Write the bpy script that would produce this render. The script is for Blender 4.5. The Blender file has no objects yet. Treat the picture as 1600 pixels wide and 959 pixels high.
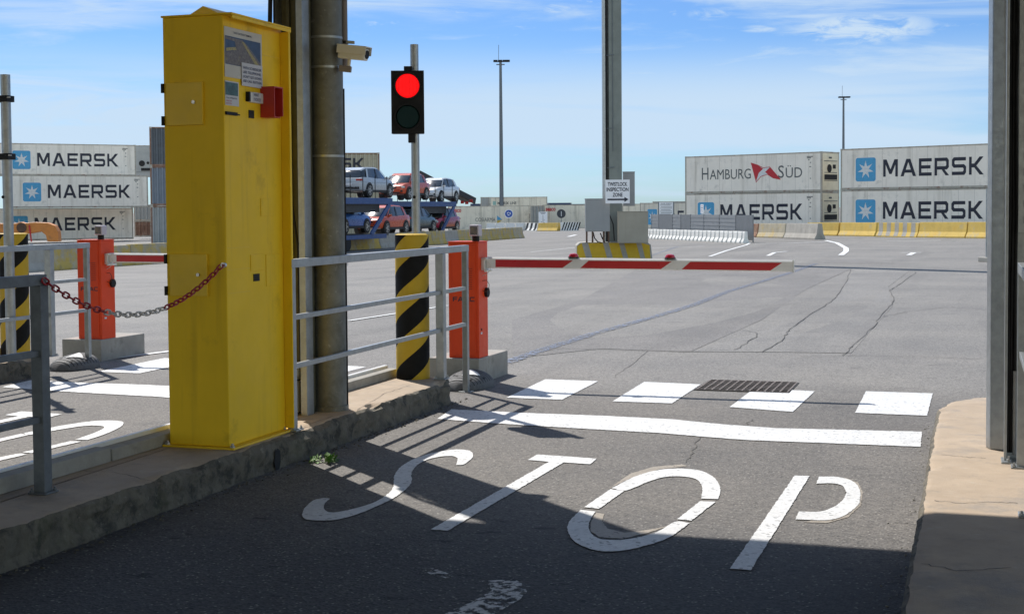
import bpy, bmesh, math, random
from mathutils import Vector, Matrix, noise as mnoise
random.seed(7)
PI = math.pi
SC = bpy.context.scene
COL = SC.collection

# ------------------------------------------------------------------ camera
F = 2200.0; PY = 420.0; PITCH = .0421; ROLL = -.0075; YAW = math.radians(18.1); EYE = 1.62
cd = bpy.data.cameras.new('camera'); cam = bpy.data.objects.new('camera', cd); COL.objects.link(cam)
cd.sensor_width = 36; cd.sensor_fit = 'HORIZONTAL'; cd.lens = F/1600*36
cd.shift_x = 0; cd.shift_y = (PY-479.5)/1600
cd.clip_start = .05; cd.clip_end = 8000
RM = Matrix.Rotation(YAW, 3, 'Z') @ Matrix.Rotation(PI/2-PITCH, 3, 'X') @ Matrix.Rotation(ROLL, 3, 'Z')
RM0 = RM.copy()
cam.matrix_world = Matrix.Translation((0, 0, EYE)) @ RM.to_4x4()
SC.camera = cam

# ------------------------------------------------------------------ light
SUN = Vector((-.639, .580, 1.0)).normalized()
sl = bpy.data.lights.new('sun', 'SUN'); sl.energy = 4.1; sl.angle = math.radians(.53); sl.color = (1, .955, .89)
so = bpy.data.objects.new('sun', sl); COL.objects.link(so)
so.rotation_euler = SUN.to_track_quat('Z', 'Y').to_euler(); so.location = (0, 0, 30)
W = bpy.data.worlds.new('World'); SC.world = W; W.use_nodes = True
wt = W.node_tree; wn = wt.nodes; wl = wt.links
wn.clear()
wo = wn.new('ShaderNodeOutputWorld'); bg = wn.new('ShaderNodeBackground'); bg.inputs[1].default_value = .1
sky = wn.new('ShaderNodeTexSky'); sky.sky_type = 'NISHITA'; sky.sun_disc = False
sky.sun_elevation = math.asin(SUN.z); sky.sun_rotation = math.atan2(SUN.x, SUN.y)
sky.altitude = 0; sky.air_density = 1.0; sky.dust_density = .35; sky.ozone_density = 3.0
def _n(t, **k):
    n = wn.new(t)
    for a, b in k.items(): setattr(n, a, b)
    return n
def wramp(src, a, b, hi=1.0):
    r = wn.new('ShaderNodeMapRange'); r.interpolation_type = 'SMOOTHSTEP'
    r.inputs['From Min'].default_value = a; r.inputs['From Max'].default_value = b; r.inputs['To Max'].default_value = hi
    wl.new(src, r.inputs['Value']); return r.outputs[0]
def wmath(op, a, b):
    m = wn.new('ShaderNodeMath'); m.operation = op; m.use_clamp = False
    for i, x in enumerate((a, b)):
        if isinstance(x, (int, float)): m.inputs[i].default_value = x
        else: wl.new(x, m.inputs[i])
    return m.outputs[0]
tc = wn.new('ShaderNodeTexCoord')
def wnoise(scale, detail, rough, loc=(0, 0, 0), rot=(0, 0, 0), dist=0):
    mp = wn.new('ShaderNodeMapping'); mp.inputs['Scale'].default_value = scale; mp.inputs['Location'].default_value = loc; mp.inputs['Rotation'].default_value = rot
    wl.new(tc.outputs['Generated'], mp.inputs[0])
    n = wn.new('ShaderNodeTexNoise'); n.inputs['Scale'].default_value = 1; n.inputs['Detail'].default_value = detail; n.inputs['Roughness'].default_value = rough; n.inputs['Distortion'].default_value = dist
    wl.new(mp.outputs[0], n.inputs['Vector']); return n.outputs['Fac']
sx = wn.new('ShaderNodeSeparateXYZ'); wl.new(tc.outputs['Generated'], sx.inputs[0])
zz = sx.outputs['Z']
wisps = wramp(wnoise((5, 5, 42), 7, .62, (2.3, 1.1, .4), (.05, .03, 0), .5), .43, .70, .85)
hz_low = wramp(wnoise((2.2, 2.2, 26), 5, .55, (.6, 4.2, 1.3), (.04, -.03, 0), .3), .30, .58, .92)
band = wmath('MULTIPLY', wramp(zz, .005, .05), wmath('SUBTRACT', 1.0, wramp(zz, .07, .125)))
hz = wmath('MULTIPLY', hz_low, band)
puff = wramp(wnoise((26, 26, 75), 6, .62, (3.1, .7, 5.2), (0, 0, 0), .25), .60, .74, .85)
puff = wmath('MULTIPLY', puff, wramp(zz, .10, .135))
def cloud_at(u, v, su, sv, amt, sc=(30, 30, 110), thr=.36):
    fr_ = (Vector((0, 0, 0)), ); d = (RM0 @ Vector(((u-800)/F, -(v-PY)/F, -1))).normalized()
    sb = wn.new('ShaderNodeVectorMath'); sb.operation = 'SUBTRACT'; wl.new(tc.outputs['Generated'], sb.inputs[0]); sb.inputs[1].default_value = d
    ml = wn.new('ShaderNodeVectorMath'); ml.operation = 'MULTIPLY'; wl.new(sb.outputs[0], ml.inputs[0]); ml.inputs[1].default_value = (F/su, F/su, F/sv)
    ln = wn.new('ShaderNodeVectorMath'); ln.operation = 'LENGTH'; wl.new(ml.outputs[0], ln.inputs[0])
    m = wmath('SUBTRACT', 1.0, wramp(ln.outputs['Value'], .35, 1.0))
    return wmath('MULTIPLY', wmath('MULTIPLY', m, amt), wramp(wnoise(sc, 7, .65, (u*.01, v*.013, 1), (0, 0, .3), .8), thr, thr+.25))
for a_ in ((1345, 45, 150, 34, .95), (1110, 22, 40, 12, .9), (870, 14, 30, 10, .8), (1190, 45, 40, 8, .8), (130, 175, 260, 50, .9, (7, 7, 40), .25), (60, 20, 260, 26, .6, (6, 6, 60), .35), (560, 215, 240, 40, .6, (6, 6, 50), .3)):
    puff = wmath('MAXIMUM', puff, cloud_at(*a_))
cl = wmath('MAXIMUM', wmath('MULTIPLY', wisps, wmath('SUBTRACT', 1.0, wramp(zz, .3, .8))), hz)
cl = wmath('MAXIMUM', cl, puff)
mx = wn.new('ShaderNodeMix'); mx.data_type = 'RGBA'
tint = wn.new('ShaderNodeMix'); tint.data_type = 'RGBA'; tint.blend_type = 'MULTIPLY'; tint.inputs[0].default_value = 1
wl.new(sky.outputs[0], tint.inputs[6])
def wcol(f, a, b):
    k = wn.new('ShaderNodeMix'); k.data_type = 'RGBA'; wl.new(f, k.inputs[0])
    for i, x in ((6, a), (7, b)):
        if isinstance(x, tuple): k.inputs[i].default_value = (*x, 1)
        else: wl.new(x, k.inputs[i])
    return k.outputs[2]
grad = wcol(wramp(zz, .0, .14), (.46, .68, 1.0), (.375, .55, .84))
grad = wcol(wramp(zz, .16, .45), grad, (1.05, 1.0, .95))
vm = wn.new('ShaderNodeVectorMath'); vm.operation = 'DOT_PRODUCT'; wl.new(tc.outputs['Generated'], vm.inputs[0]); vm.inputs[1].default_value = (-math.sin(YAW), math.cos(YAW), 0)
back = wramp(wmath('MULTIPLY', vm.outputs['Value'], -1.0), -.1, .5)      # added fill light: unseen sky behind the camera made brighter
grad = wcol(back, grad, (2.8, 2.3, 1.78))
wl.new(grad, tint.inputs[7])
wl.new(cl, mx.inputs[0]); wl.new(tint.outputs[2], mx.inputs[6]); mx.inputs[7].default_value = (4.3, 5.4, 6.6, 1)
wl.new(mx.outputs[2], bg.inputs[0]); wl.new(bg.outputs[0], wo.inputs[0])
SC.view_settings.view_transform = 'Standard'; SC.view_settings.look = 'None'
SC.view_settings.exposure = .48; SC.view_settings.gamma = 1
SC.render.engine = 'CYCLES'

# ------------------------------------------------------------------ measuring helpers (photo pixel -> point of the place)
CY, SY = math.cos(YAW), math.sin(YAW)
def ray(u, v): return RM @ Vector(((u-800)/F, -(v-PY)/F, -1))
def G(u, v, z=0):
    d = ray(u, v); t = (z-EYE)/d.z; return Vector((d.x*t, d.y*t, z))
def D(u, v, dep):
    d = ray(u, v); t = dep/(-d.x*SY+d.y*CY); return Vector((d.x*t, d.y*t, EYE+d.z*t))
def onx(u, v, X):
    d = ray(u, v); t = X/d.x; return Vector((X, d.y*t, EYE+d.z*t))
def ony(u, v, Y):
    d = ray(u, v); t = Y/d.y; return Vector((d.x*t, Y, EYE+d.z*t))
def sst(x, a, b):
    t = max(0, min(1, (x-a)/(b-a))); return t*t*(3-2*t)
def terr(x, y):
    xc = x*CY+y*SY; yc = -x*SY+y*CY
    return sst(yc, 16, 45)*(.011*max(-45, min(45, xc))-.0045*min(yc, 150)-.03)
def GT(u, v):
    z = 0
    for _ in range(60):
        p = G(u, v, z); z = terr(p.x, p.y)
    p.z = z; return p

# ------------------------------------------------------------------ materials
def mat(name, base, rough=.6, metal=0, var=.12, scale=6, bump=0, bscale=40, dirt=None, streak=None, spec=.5, coat=0, emit=None, stretch=(1, 1, 1), detail=4):
    m = bpy.data.materials.new(name); m.use_nodes = True; t = m.node_tree; n = t.nodes; L = t.links
    b = n['Principled BSDF']; b.inputs['Roughness'].default_value = rough; b.inputs['Metallic'].default_value = metal
    b.inputs['Specular IOR Level'].default_value = spec; b.inputs['Coat Weight'].default_value = coat
    co = n.new('ShaderNodeTexCoord').outputs['Object']
    def noise(sc, det=4, ro=.6, st=(1, 1, 1)):
        mp = n.new('ShaderNodeMapping'); mp.inputs['Scale'].default_value = st; L.new(co, mp.inputs[0])
        k = n.new('ShaderNodeTexNoise'); k.inputs['Scale'].default_value = sc; k.inputs['Detail'].default_value = det; k.inputs['Roughness'].default_value = ro
        L.new(mp.outputs[0], k.inputs['Vector']); return k.outputs['Fac']
    def rng(s, a, c, lo=0, hi=1):
        r = n.new('ShaderNodeMapRange'); r.inputs['From Min'].default_value = a; r.inputs['From Max'].default_value = c
        r.inputs['To Min'].default_value = lo; r.inputs['To Max'].default_value = hi; L.new(s, r.inputs['Value']); return r.outputs[0]
    def mix(f, a, c):
        k = n.new('ShaderNodeMix'); k.data_type = 'RGBA'; L.new(f, k.inputs[0])
        for i, x in ((6, a), (7, c)):
            if isinstance(x, tuple): k.inputs[i].default_value = (*x, 1)
            else: L.new(x, k.inputs[i])
        return k.outputs[2]
    lo = tuple(c*(1-var) for c in base); hi = tuple(min(1, c*(1+var)) for c in base)
    col = mix(rng(noise(scale, detail, .65, stretch), .3, .7), lo, hi)
    if dirt:
        for (dc, amt, dsc, thr) in dirt:
            col = mix(rng(noise(dsc, 6, .7), thr, thr+.13, 0, amt), col, dc)
    if streak:
        dc, amt, st, thr = streak
        col = mix(rng(noise(1, 5, .6, st), thr, thr+.16, 0, amt), col, dc)
    L.new(col, b.inputs['Base Color'])
    L.new(rng(noise(scale*3, 3), .3, .7, max(.02, rough-.08), min(1, rough+.08)), b.inputs['Roughness'])
    if bump:
        bp = n.new('ShaderNodeBump'); bp.inputs['Strength'].default_value = bump; bp.inputs['Distance'].default_value = .01
        L.new(noise(bscale, 5, .7), bp.inputs['Height']); L.new(bp.outputs[0], b.inputs['Normal'])
    if emit:
        b.inputs['Emission Color'].default_value = (*emit[0], 1); b.inputs['Emission Strength'].default_value = emit[1]
    m.use_fake_user = False
    return m

def asphalt(name, c_near, c_far=None):
    m = bpy.data.materials.new(name); m.use_nodes = True; t = m.node_tree; n = t.nodes; L = t.links
    b = n['Principled BSDF']; b.inputs['Roughness'].default_value = .82; b.inputs['Specular IOR Level'].default_value = .35
    co = n.new('ShaderNodeTexCoord').outputs['Object']
    def noise(sc, det=4, ro=.6, st=(1, 1, 1)):
        mp = n.new('ShaderNodeMapping'); mp.inputs['Scale'].default_value = st; L.new(co, mp.inputs[0])
        k = n.new('ShaderNodeTexNoise'); k.inputs['Scale'].default_value = sc; k.inputs['Detail'].default_value = det; k.inputs['Roughness'].default_value = ro
        L.new(mp.outputs[0], k.inputs['Vector']); return k.outputs['Fac']
    def rng(s, a, c, lo=0, hi=1):
        r = n.new('ShaderNodeMapRange'); r.inputs['From Min'].default_value = a; r.inputs['From Max'].default_value = c
        r.inputs['To Min'].default_value = lo; r.inputs['To Max'].default_value = hi; L.new(s, r.inputs['Value']); return r.outputs[0]
    def mix(f, a, c, mode='MIX'):
        k = n.new('ShaderNodeMix'); k.data_type = 'RGBA'; k.blend_type = mode
        if isinstance(f, float): k.inputs[0].default_value = f
        else: L.new(f, k.inputs[0])
        for i, x in ((6, a), (7, c)):
            if isinstance(x, tuple): k.inputs[i].default_value = (*x, 1)
            else: L.new(x, k.inputs[i])
        return k.outputs[2]
    def math_(op, a, c):
        k = n.new('ShaderNodeMath'); k.operation = op
        for i, x in enumerate((a, c)):
            if isinstance(x, (int, float)): k.inputs[i].default_value = x
            else: L.new(x, k.inputs[i])
        return k.outputs[0]
    if c_far:
        s = n.new('ShaderNodeSeparateXYZ'); L.new(co, s.inputs[0])
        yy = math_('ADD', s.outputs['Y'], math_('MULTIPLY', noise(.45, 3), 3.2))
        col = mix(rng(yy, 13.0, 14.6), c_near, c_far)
    else:
        col = mix(.0, c_near, c_near)
    col = mix(rng(noise(1, 5, .6, (.9, .07, 1)), .50, .66, 0, .30), col, (.105, .102, .10))     # tyre tracks along the lanes
    col = mix(rng(noise(.16, 4, .55), .48, .60, 0, .28), col, (.125, .122, .12))
    # broad mottling, oil, dust
    col = mix(rng(noise(.5, 5, .6), .3, .7, 0, 1), mix(1.0, col, (.86, .86, .87), 'MULTIPLY'), mix(1.0, col, (1.12, 1.1, 1.07), 'MULTIPLY'))
    col = mix(rng(noise(2.1, 6, .7), .58, .72, 0, .45), col, (.05, .05, .052))
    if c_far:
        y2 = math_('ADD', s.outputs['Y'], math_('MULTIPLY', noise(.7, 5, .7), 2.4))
        col = mix(rng(y2, 8.6, 7.2, 0, .75), col, (.058, .060, .066))       # oil and tyre stains, deepened to paint in the canopy shade
    col = mix(rng(noise(.8, 6, .7, (1, .25, 1)), .55, .75, 0, .35), col, (.2, .185, .165))
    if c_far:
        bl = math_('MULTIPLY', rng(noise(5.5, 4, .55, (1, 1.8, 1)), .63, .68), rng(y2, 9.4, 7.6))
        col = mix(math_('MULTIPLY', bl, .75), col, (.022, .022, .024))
    # aggregate
    v = n.new('ShaderNodeTexVoronoi'); v.inputs['Scale'].default_value = 74; L.new(co, v.inputs['Vector'])
    sep = n.new('ShaderNodeSeparateColor'); L.new(v.outputs['Color'], sep.inputs[0])
    col = mix(1.0, col, mix(rng(sep.outputs[0], 0, 1, 0, 1), (.68, .68, .68), (1.28, 1.27, 1.25)), 'MULTIPLY')
    spk = math_('MULTIPLY', rng(sep.outputs[1], .91, .95), rng(v.outputs['Distance'], .55, .35))
    col = mix(math_('MULTIPLY', spk, .55), col, (.44, .42, .38))
    dk = math_('MULTIPLY', rng(sep.outputs[2], .90, .93), rng(v.outputs['Distance'], .55, .35))
    col = mix(math_('MULTIPLY', dk, .6), col, (.03, .03, .03))
    L.new(col, b.inputs['Base Color'])
    bp = n.new('ShaderNodeBump'); bp.inputs['Strength'].default_value = .55; bp.inputs['Distance'].default_value = .006
    L.new(v.outputs['Distance'], bp.inputs['Height']); L.new(bp.outputs[0], b.inputs['Normal'])
    return m

def worn_paint(name, paint, under, lo=.60, hi=.70, amt=1.0, sc=9, alpha=False):
    m = bpy.data.materials.new(name); m.use_nodes = True; t = m.node_tree; n = t.nodes; L = t.links
    b = n['Principled BSDF']; b.inputs['Roughness'].default_value = .6
    co = n.new('ShaderNodeTexCoord').outputs['Object']
    def noise(s, d=6, r=.7):
        k = n.new('ShaderNodeTexNoise'); k.inputs['Scale'].default_value = s; k.inputs['Detail'].default_value = d; k.inputs['Roughness'].default_value = r
        L.new(co, k.inputs['Vector']); return k.outputs['Fac']
    r = n.new('ShaderNodeMapRange'); r.inputs['From Min'].default_value = lo; r.inputs['From Max'].default_value = hi; r.inputs['To Max'].default_value = amt
    L.new(noise(sc), r.inputs['Value'])
    r2 = n.new('ShaderNodeMapRange'); r2.inputs['From Min'].default_value = .3; r2.inputs['From Max'].default_value = .7; L.new(noise(2.5), r2.inputs['Value'])
    k0 = n.new('ShaderNodeMix'); k0.data_type = 'RGBA'; L.new(r2.outputs[0], k0.inputs[0])
    k0.inputs[6].default_value = (*[c*.86 for c in paint], 1); k0.inputs[7].default_value = (*[min(1, c*1.06) for c in paint], 1)
    k = n.new('ShaderNodeMix'); k.data_type = 'RGBA'; L.new(r.outputs[0], k.inputs[0]); L.new(k0.outputs[2], k.inputs[6]); k.inputs[7].default_value = (*under, 1)
    vv = n.new('ShaderNodeTexVoronoi'); vv.inputs['Scale'].default_value = 60; L.new(co, vv.inputs['Vector'])
    sc_ = n.new('ShaderNodeSeparateColor'); L.new(vv.outputs['Color'], sc_.inputs[0])
    r3 = n.new('ShaderNodeMapRange'); r3.inputs['From Min'].default_value = 0; r3.inputs['From Max'].default_value = 1; r3.inputs['To Min'].default_value = .90; r3.inputs['To Max'].default_value = 1.06; L.new(sc_.outputs[0], r3.inputs['Value'])
    r4 = n.new('ShaderNodeMapRange'); r4.inputs['From Min'].default_value = .95; r4.inputs['From Max'].default_value = .96; r4.inputs['To Min'].default_value = 1; r4.inputs['To Max'].default_value = .55; L.new(sc_.outputs[1], r4.inputs['Value'])
    mm_ = n.new('ShaderNodeMath'); mm_.operation = 'MULTIPLY'; L.new(r3.outputs[0], mm_.inputs[0]); L.new(r4.outputs[0], mm_.inputs[1])
    k2 = n.new('ShaderNodeVectorMath'); k2.operation = 'SCALE'; L.new(k.outputs[2], k2.inputs[0]); L.new(mm_.outputs[0], k2.inputs['Scale'])
    L.new(k2.outputs[0], b.inputs['Base Color'])
    if alpha:
        iv = n.new('ShaderNodeMath'); iv.operation = 'SUBTRACT'; iv.inputs[0].default_value = 1; L.new(r.outputs[0], iv.inputs[1]); L.new(iv.outputs[0], b.inputs['Alpha'])
    bp = n.new('ShaderNodeBump'); bp.inputs['Strength'].default_value = .3; bp.inputs['Distance'].default_value = .004
    v = n.new('ShaderNodeTexVoronoi'); v.inputs['Scale'].default_value = 85; L.new(co, v.inputs['Vector']); L.new(v.outputs['Distance'], bp.inputs['Height']); L.new(bp.outputs[0], b.inputs['Normal'])
    return m

def concrete_kerb(name):
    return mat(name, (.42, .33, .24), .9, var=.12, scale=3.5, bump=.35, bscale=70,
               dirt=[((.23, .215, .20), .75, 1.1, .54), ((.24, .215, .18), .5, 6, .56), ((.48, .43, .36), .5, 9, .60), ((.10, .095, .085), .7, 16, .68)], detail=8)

GALV = mat('galvanised_steel', (.33, .35, .36), .36, .55, .14, 14, .05, 60, dirt=[((.2, .2, .19), .35, 5, .6)])
GALVD = mat('weathered_galvanised', (.155, .16, .143), .55, .3, .25, 7, .15, 30, dirt=[((.10, .098, .075), .7, 5, .50), ((.40, .41, .39), .6, 24, .60), ((.13, .12, .09), .5, 2, .55)], detail=8)
OLIVE = mat('olive_grimy_steel', (.10, .097, .062), .7, .1, .25, 6, .1)
YEL = mat('yellow_paint', (.88, .57, .022), .45, 0, .05, 3, .03, 12, dirt=[((.50, .30, .02), .4, 4, .58), ((.22, .15, .05), .5, 30, .70)], streak=((.48, .29, .02), .35, (9, 9, .5), .55), spec=.15)
YELD = mat('yellow_door_paint', (.84, .545, .02), .45, 0, .06, 5, .03, 12)
BLK = mat('black_plastic', (.012, .012, .013), .6, 0, .2, spec=.25)
BLKR = mat('black_rubber', (.12, .12, .122), .7, 0, .25, 30, .3, 60, dirt=[((.16, .155, .15), .5, 6, .5)])
ORG = mat('orange_enamel', (.74, .062, .010), .4, 0, .05, 4, .02, 20, spec=.25, dirt=[((.45, .07, .03), .3, 6, .62)])
WHT = mat('white_paint_metal', (.75, .74, .71), .4, 0, .05, 6, dirt=[((.5, .48, .44), .4, 9, .62)])
REDP = mat('red_arm_paint', (.50, .012, .02), .35, 0, .06)
REDB = mat('red_lamp_plastic', (.55, .005, .02), .18, 0, .05, spec=.8)
KERB = concrete_kerb('kerb_concrete')
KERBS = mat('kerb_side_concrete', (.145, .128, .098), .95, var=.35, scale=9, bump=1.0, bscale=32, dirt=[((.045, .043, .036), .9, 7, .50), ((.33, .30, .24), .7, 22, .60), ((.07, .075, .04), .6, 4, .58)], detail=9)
CONC = mat('grey_concrete', (.33, .315, .28), .9, var=.15, scale=5, bump=.4, bscale=40, dirt=[((.17, .16, .14), .6, 4, .58)])
BOLY = mat('bollard_yellow', (.56, .37, .03), .55, 0, .08, 6, .1, 30, spec=.2, dirt=[((.30, .23, .07), .5, 14, .66)])
BOLK = mat('bollard_black', (.010, .010, .010), .65, 0, .2, 6, .1, 30, spec=.15, dirt=[((.15, .14, .12), .5, 22, .68)])
PAINT = worn_paint('road_white', (.70, .70, .69), (.26, .25, .24), .58, .70, .75, 16)
PAINTW = worn_paint('road_white_worn', (.58, .56, .53), (.12, .118, .11), .47, .56, 1, 16, True)
GHOST = worn_paint('road_old_paint', (.33, .285, .225), (.12, .118, .11), .60, .72, 1, 12, True)
BLUEL = worn_paint('road_blue_chalk', (.17, .21, .31), (.1, .1, .1), .42, .56, 1, 22, True)
YARDW = worn_paint('yard_white', (.74, .74, .72), (.25, .25, .24), .58, .72, .8, 4)
TAR = mat('crack_tar', (.09, .085, .078), .9)
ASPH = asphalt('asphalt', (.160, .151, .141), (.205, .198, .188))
PATCHA = asphalt('asphalt_patch_pale', (.212, .206, .198))
PATCHB = asphalt('asphalt_patch_dark', (.182, .175, .170))
GRATE = mat('grate_iron', (.17, .145, .135), .8, .2, .3, 9, .3)
RUST = mat('rusty_steel', (.11, .065, .045), .85, .2, .3, 9, .3)
STEEL = mat('bright_bolt', (.5, .5, .5), .35, .9)
CWHITE = mat('container_white', (.86, .79, .69), .55, 0, .05, .8, 0, 10, dirt=[((.44, .42, .37), .5, 1.1, .56), ((.26, .16, .10), .5, 6, .72)], streak=((.42, .37, .29), .42, (1.6, 1.6, .16), .54))
CWHITE2 = mat('container_offwhite', (.76, .69, .56), .6, 0, .08, .7, 0, 10, dirt=[((.33, .31, .25), .5, .9, .54), ((.20, .13, .08), .5, 5, .70)], streak=((.28, .25, .19), .5, (2.2, 2.2, .14), .52))
CFRAME = mat('container_frame', (.40, .37, .31), .6, 0, .15, 3, dirt=[((.20, .10, .055), .8, 2.5, .52)])
CGREY = mat('container_blue_grey', (.11, .125, .14), .6, 0, .12, 2, dirt=[((.42, .43, .43), .6, 2.6, .62), ((.10, .09, .085), .7, 1.7, .55)])
CGREY2 = mat('container_light_blue_grey', (.20, .23, .27), .6, 0, .12, 2, dirt=[((.15, .14, .13), .6, 2, .58)])
CGREY3 = mat('container_grey', (.34, .35, .34), .6, 0, .12, 2, dirt=[((.15, .14, .13), .6, 2, .6)])
CRUST = mat('container_brown', (.22, .12, .08), .7, 0, .2, 2, dirt=[((.32, .22, .17), .7, 2, .5)])
CREAM = mat('reefer_cream', (.76, .69, .52), .6, 0, .1, 2, dirt=[((.3, .2, .12), .6, 4, .62)])
CBEIGE = mat('container_beige', (.46, .42, .31), .6, 0, .08, 1.5, dirt=[((.24, .2, .14), .5, 1.4, .56)])
CNAVY = mat('container_navy', (.02, .04, .10), .5, 0, .1)
LETB = mat('lettering_black', (.012, .014, .03), .5, dirt=[((.25, .25, .25), .6, 5, .72)])
LETG = mat('lettering_grey', (.09, .10, .10), .5)
LETR = mat('lettering_red', (.5, .02, .03), .5)
LETBL = mat('lettering_navy', (.015, .02, .08), .5)
MBLUE = mat('emblem_blue', (.07, .33, .56), .5, dirt=[((.3, .45, .55), .35, 4, .68)])
MWHITE = mat('emblem_white', (.66, .67, .66), .5)
DARK = mat('dark_recess', (.015, .015, .015), .8)
JCON = mat('jersey_concrete', (.40, .35, .26), .9, var=.18, scale=2, bump=.3, dirt=[((.52, .36, .06), .85, 1.4, .44), ((.15, .14, .12), .7, 2.4, .58)])
JGREY = mat('jersey_grey_concrete', (.36, .34, .30), .9, var=.15, scale=2, bump=.3, dirt=[((.20, .18, .15), .6, 2.4, .56), ((.35, .16, .08), .6, 1.4, .64)])
JPALE = mat('jersey_pale_concrete', (.42, .37, .27), .9, var=.15, scale=2, bump=.3, dirt=[((.55, .38, .10), .6, 1.5, .5), ((.22, .19, .15), .5, 3, .6)])
JRUST = mat('jersey_rusty', (.33, .20, .13), .9, var=.2, scale=2, dirt=[((.22, .07, .035), .85, 1.8, .46), ((.45, .36, .22), .6, 2, .6)])
JYEL = mat('jersey_yellow', (.60, .41, .09), .8, var=.12, scale=2, dirt=[((.42, .37, .25), .75, 1.7, .54), ((.5, .26, .02), .5, 1, .6)])
JWHT = mat('jersey_white_plastic', (.72, .71, .67), .6, dirt=[((.4, .38, .33), .4, 2, .6)])
FGREY = mat('fence_grey', (.17, .18, .19), .55, .2, .08, 2)
FGREY2 = mat('fence_light_grey', (.25, .26, .27), .55, .2, .08, 2)
BOXG = mat('cabinet_grey', (.27, .275, .275), .5, 0, .05, 2)
BOXB = mat('cabinet_beige', (.33, .30, .24), .6, 0, .1, 1.5, dirt=[((.42, .40, .35), .6, 1.2, .6)])
BOXC = mat('junction_box_cream', (.40, .38, .29), .6, 0, .08, 4)
SIGNW = mat('sign_white', (.80, .80, .82), .4, 0, .03)
PAPER = mat('paper', (.60, .60, .62), .8, 0, .03)
PAPER2 = mat('paper_warm', (.58, .56, .50), .8, 0, .03)
SEA = mat('map_sea', (.012, .035, .09), .4, 0, .4, 14)
LAND = mat('map_land', (.15, .12, .10), .5, 0, .5, 60, detail=8, dirt=[((.32, .30, .25), .7, 40, .55), ((.35, .27, .05), .6, 25, .6)])
MAPY = mat('map_strip', (.42, .34, .10), .5, 0, .5, 50, dirt=[((.1, .1, .1), .8, 50, .5)])
TEAL = mat('photo_teal', (.05, .12, .12), .5, 0, .5, 20)
REDPH = mat('phone_red', (.48, .03, .02), .5, 0, .1, 8, dirt=[((.25, .05, .04), .5, 9, .6)])
CHR = mat('chain_red', (.32, .012, .02), .4, 0, .15)
CHW = mat('chain_white', (.55, .52, .50), .5, 0, .15)
LENSR = mat('red_lens', (.25, .003, .003), .45, 0, .02, spec=.2, emit=((1, .006, .008), .95))
def led_lens():
    t = LENSR.node_tree; n = t.nodes; L = t.links; b = n['Principled BSDF']
    v = n.new('ShaderNodeTexVoronoi'); v.inputs['Scale'].default_value = 95; v.inputs['Randomness'].default_value = .1
    L.new(n.new('ShaderNodeTexCoord').outputs['Object'], v.inputs['Vector'])
    q = n.new('ShaderNodeMapRange'); q.inputs['From Min'].default_value = .2; q.inputs['From Max'].default_value = .6; q.inputs['To Min'].default_value = 1.15; q.inputs['To Max'].default_value = .55
    L.new(v.outputs['Distance'], q.inputs['Value']); L.new(q.outputs[0], b.inputs['Emission Strength'])
led_lens()
LENSG = mat('dark_green_lens', (.008, .028, .028), .55, 0, .1, spec=.15)
BLUEBE = mat('beacon_blue_black', (.01, .015, .04), .1, 0, .1)
BEAG = mat('beacon_frame', (.50, .44, .48), .35, 0, .05)
CAMW = mat('camera_cream', (.68, .67, .61), .4, 0, .04)
PIPE = mat('conduit_brown_grey', (.20, .175, .165), .6, 0, .1)
LEAF = mat('weed_green', (.09, .20, .03), .6, 0, .3, 30)
LEAF2 = mat('weed_pale', (.19, .30, .08), .6, 0, .3, 30)
EXO = mat('excavator_orange', (.56, .20, .035), .55, 0, .15, 3, dirt=[((.25, .11, .04), .6, 3, .55)])
TRB = mat('carrier_blue', (.018, .065, .21), .45, 0, .12, 2)
TRG = mat('carrier_dark', (.03, .032, .036), .6, 0, .2)
GLASS = mat('car_glass', (.03, .04, .05), .14, 0, .1, spec=.9)
TYRE = mat('tyre', (.012, .012, .013), .8)
RIM = mat('rim', (.33, .34, .35), .3, .8)
LAMPH = mat('headlight', (.45, .48, .5), .1, .3)
TAILR = mat('tail_light', (.35, .01, .012), .2)
LINER = mat('car_trim', (.015, .015, .016), .6)
MASTG = mat('mast_steel', (.13, .15, .17), .5, .3)
CANO = mat('canopy_sheet', (.30, .31, .32), .5, .2)

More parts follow.
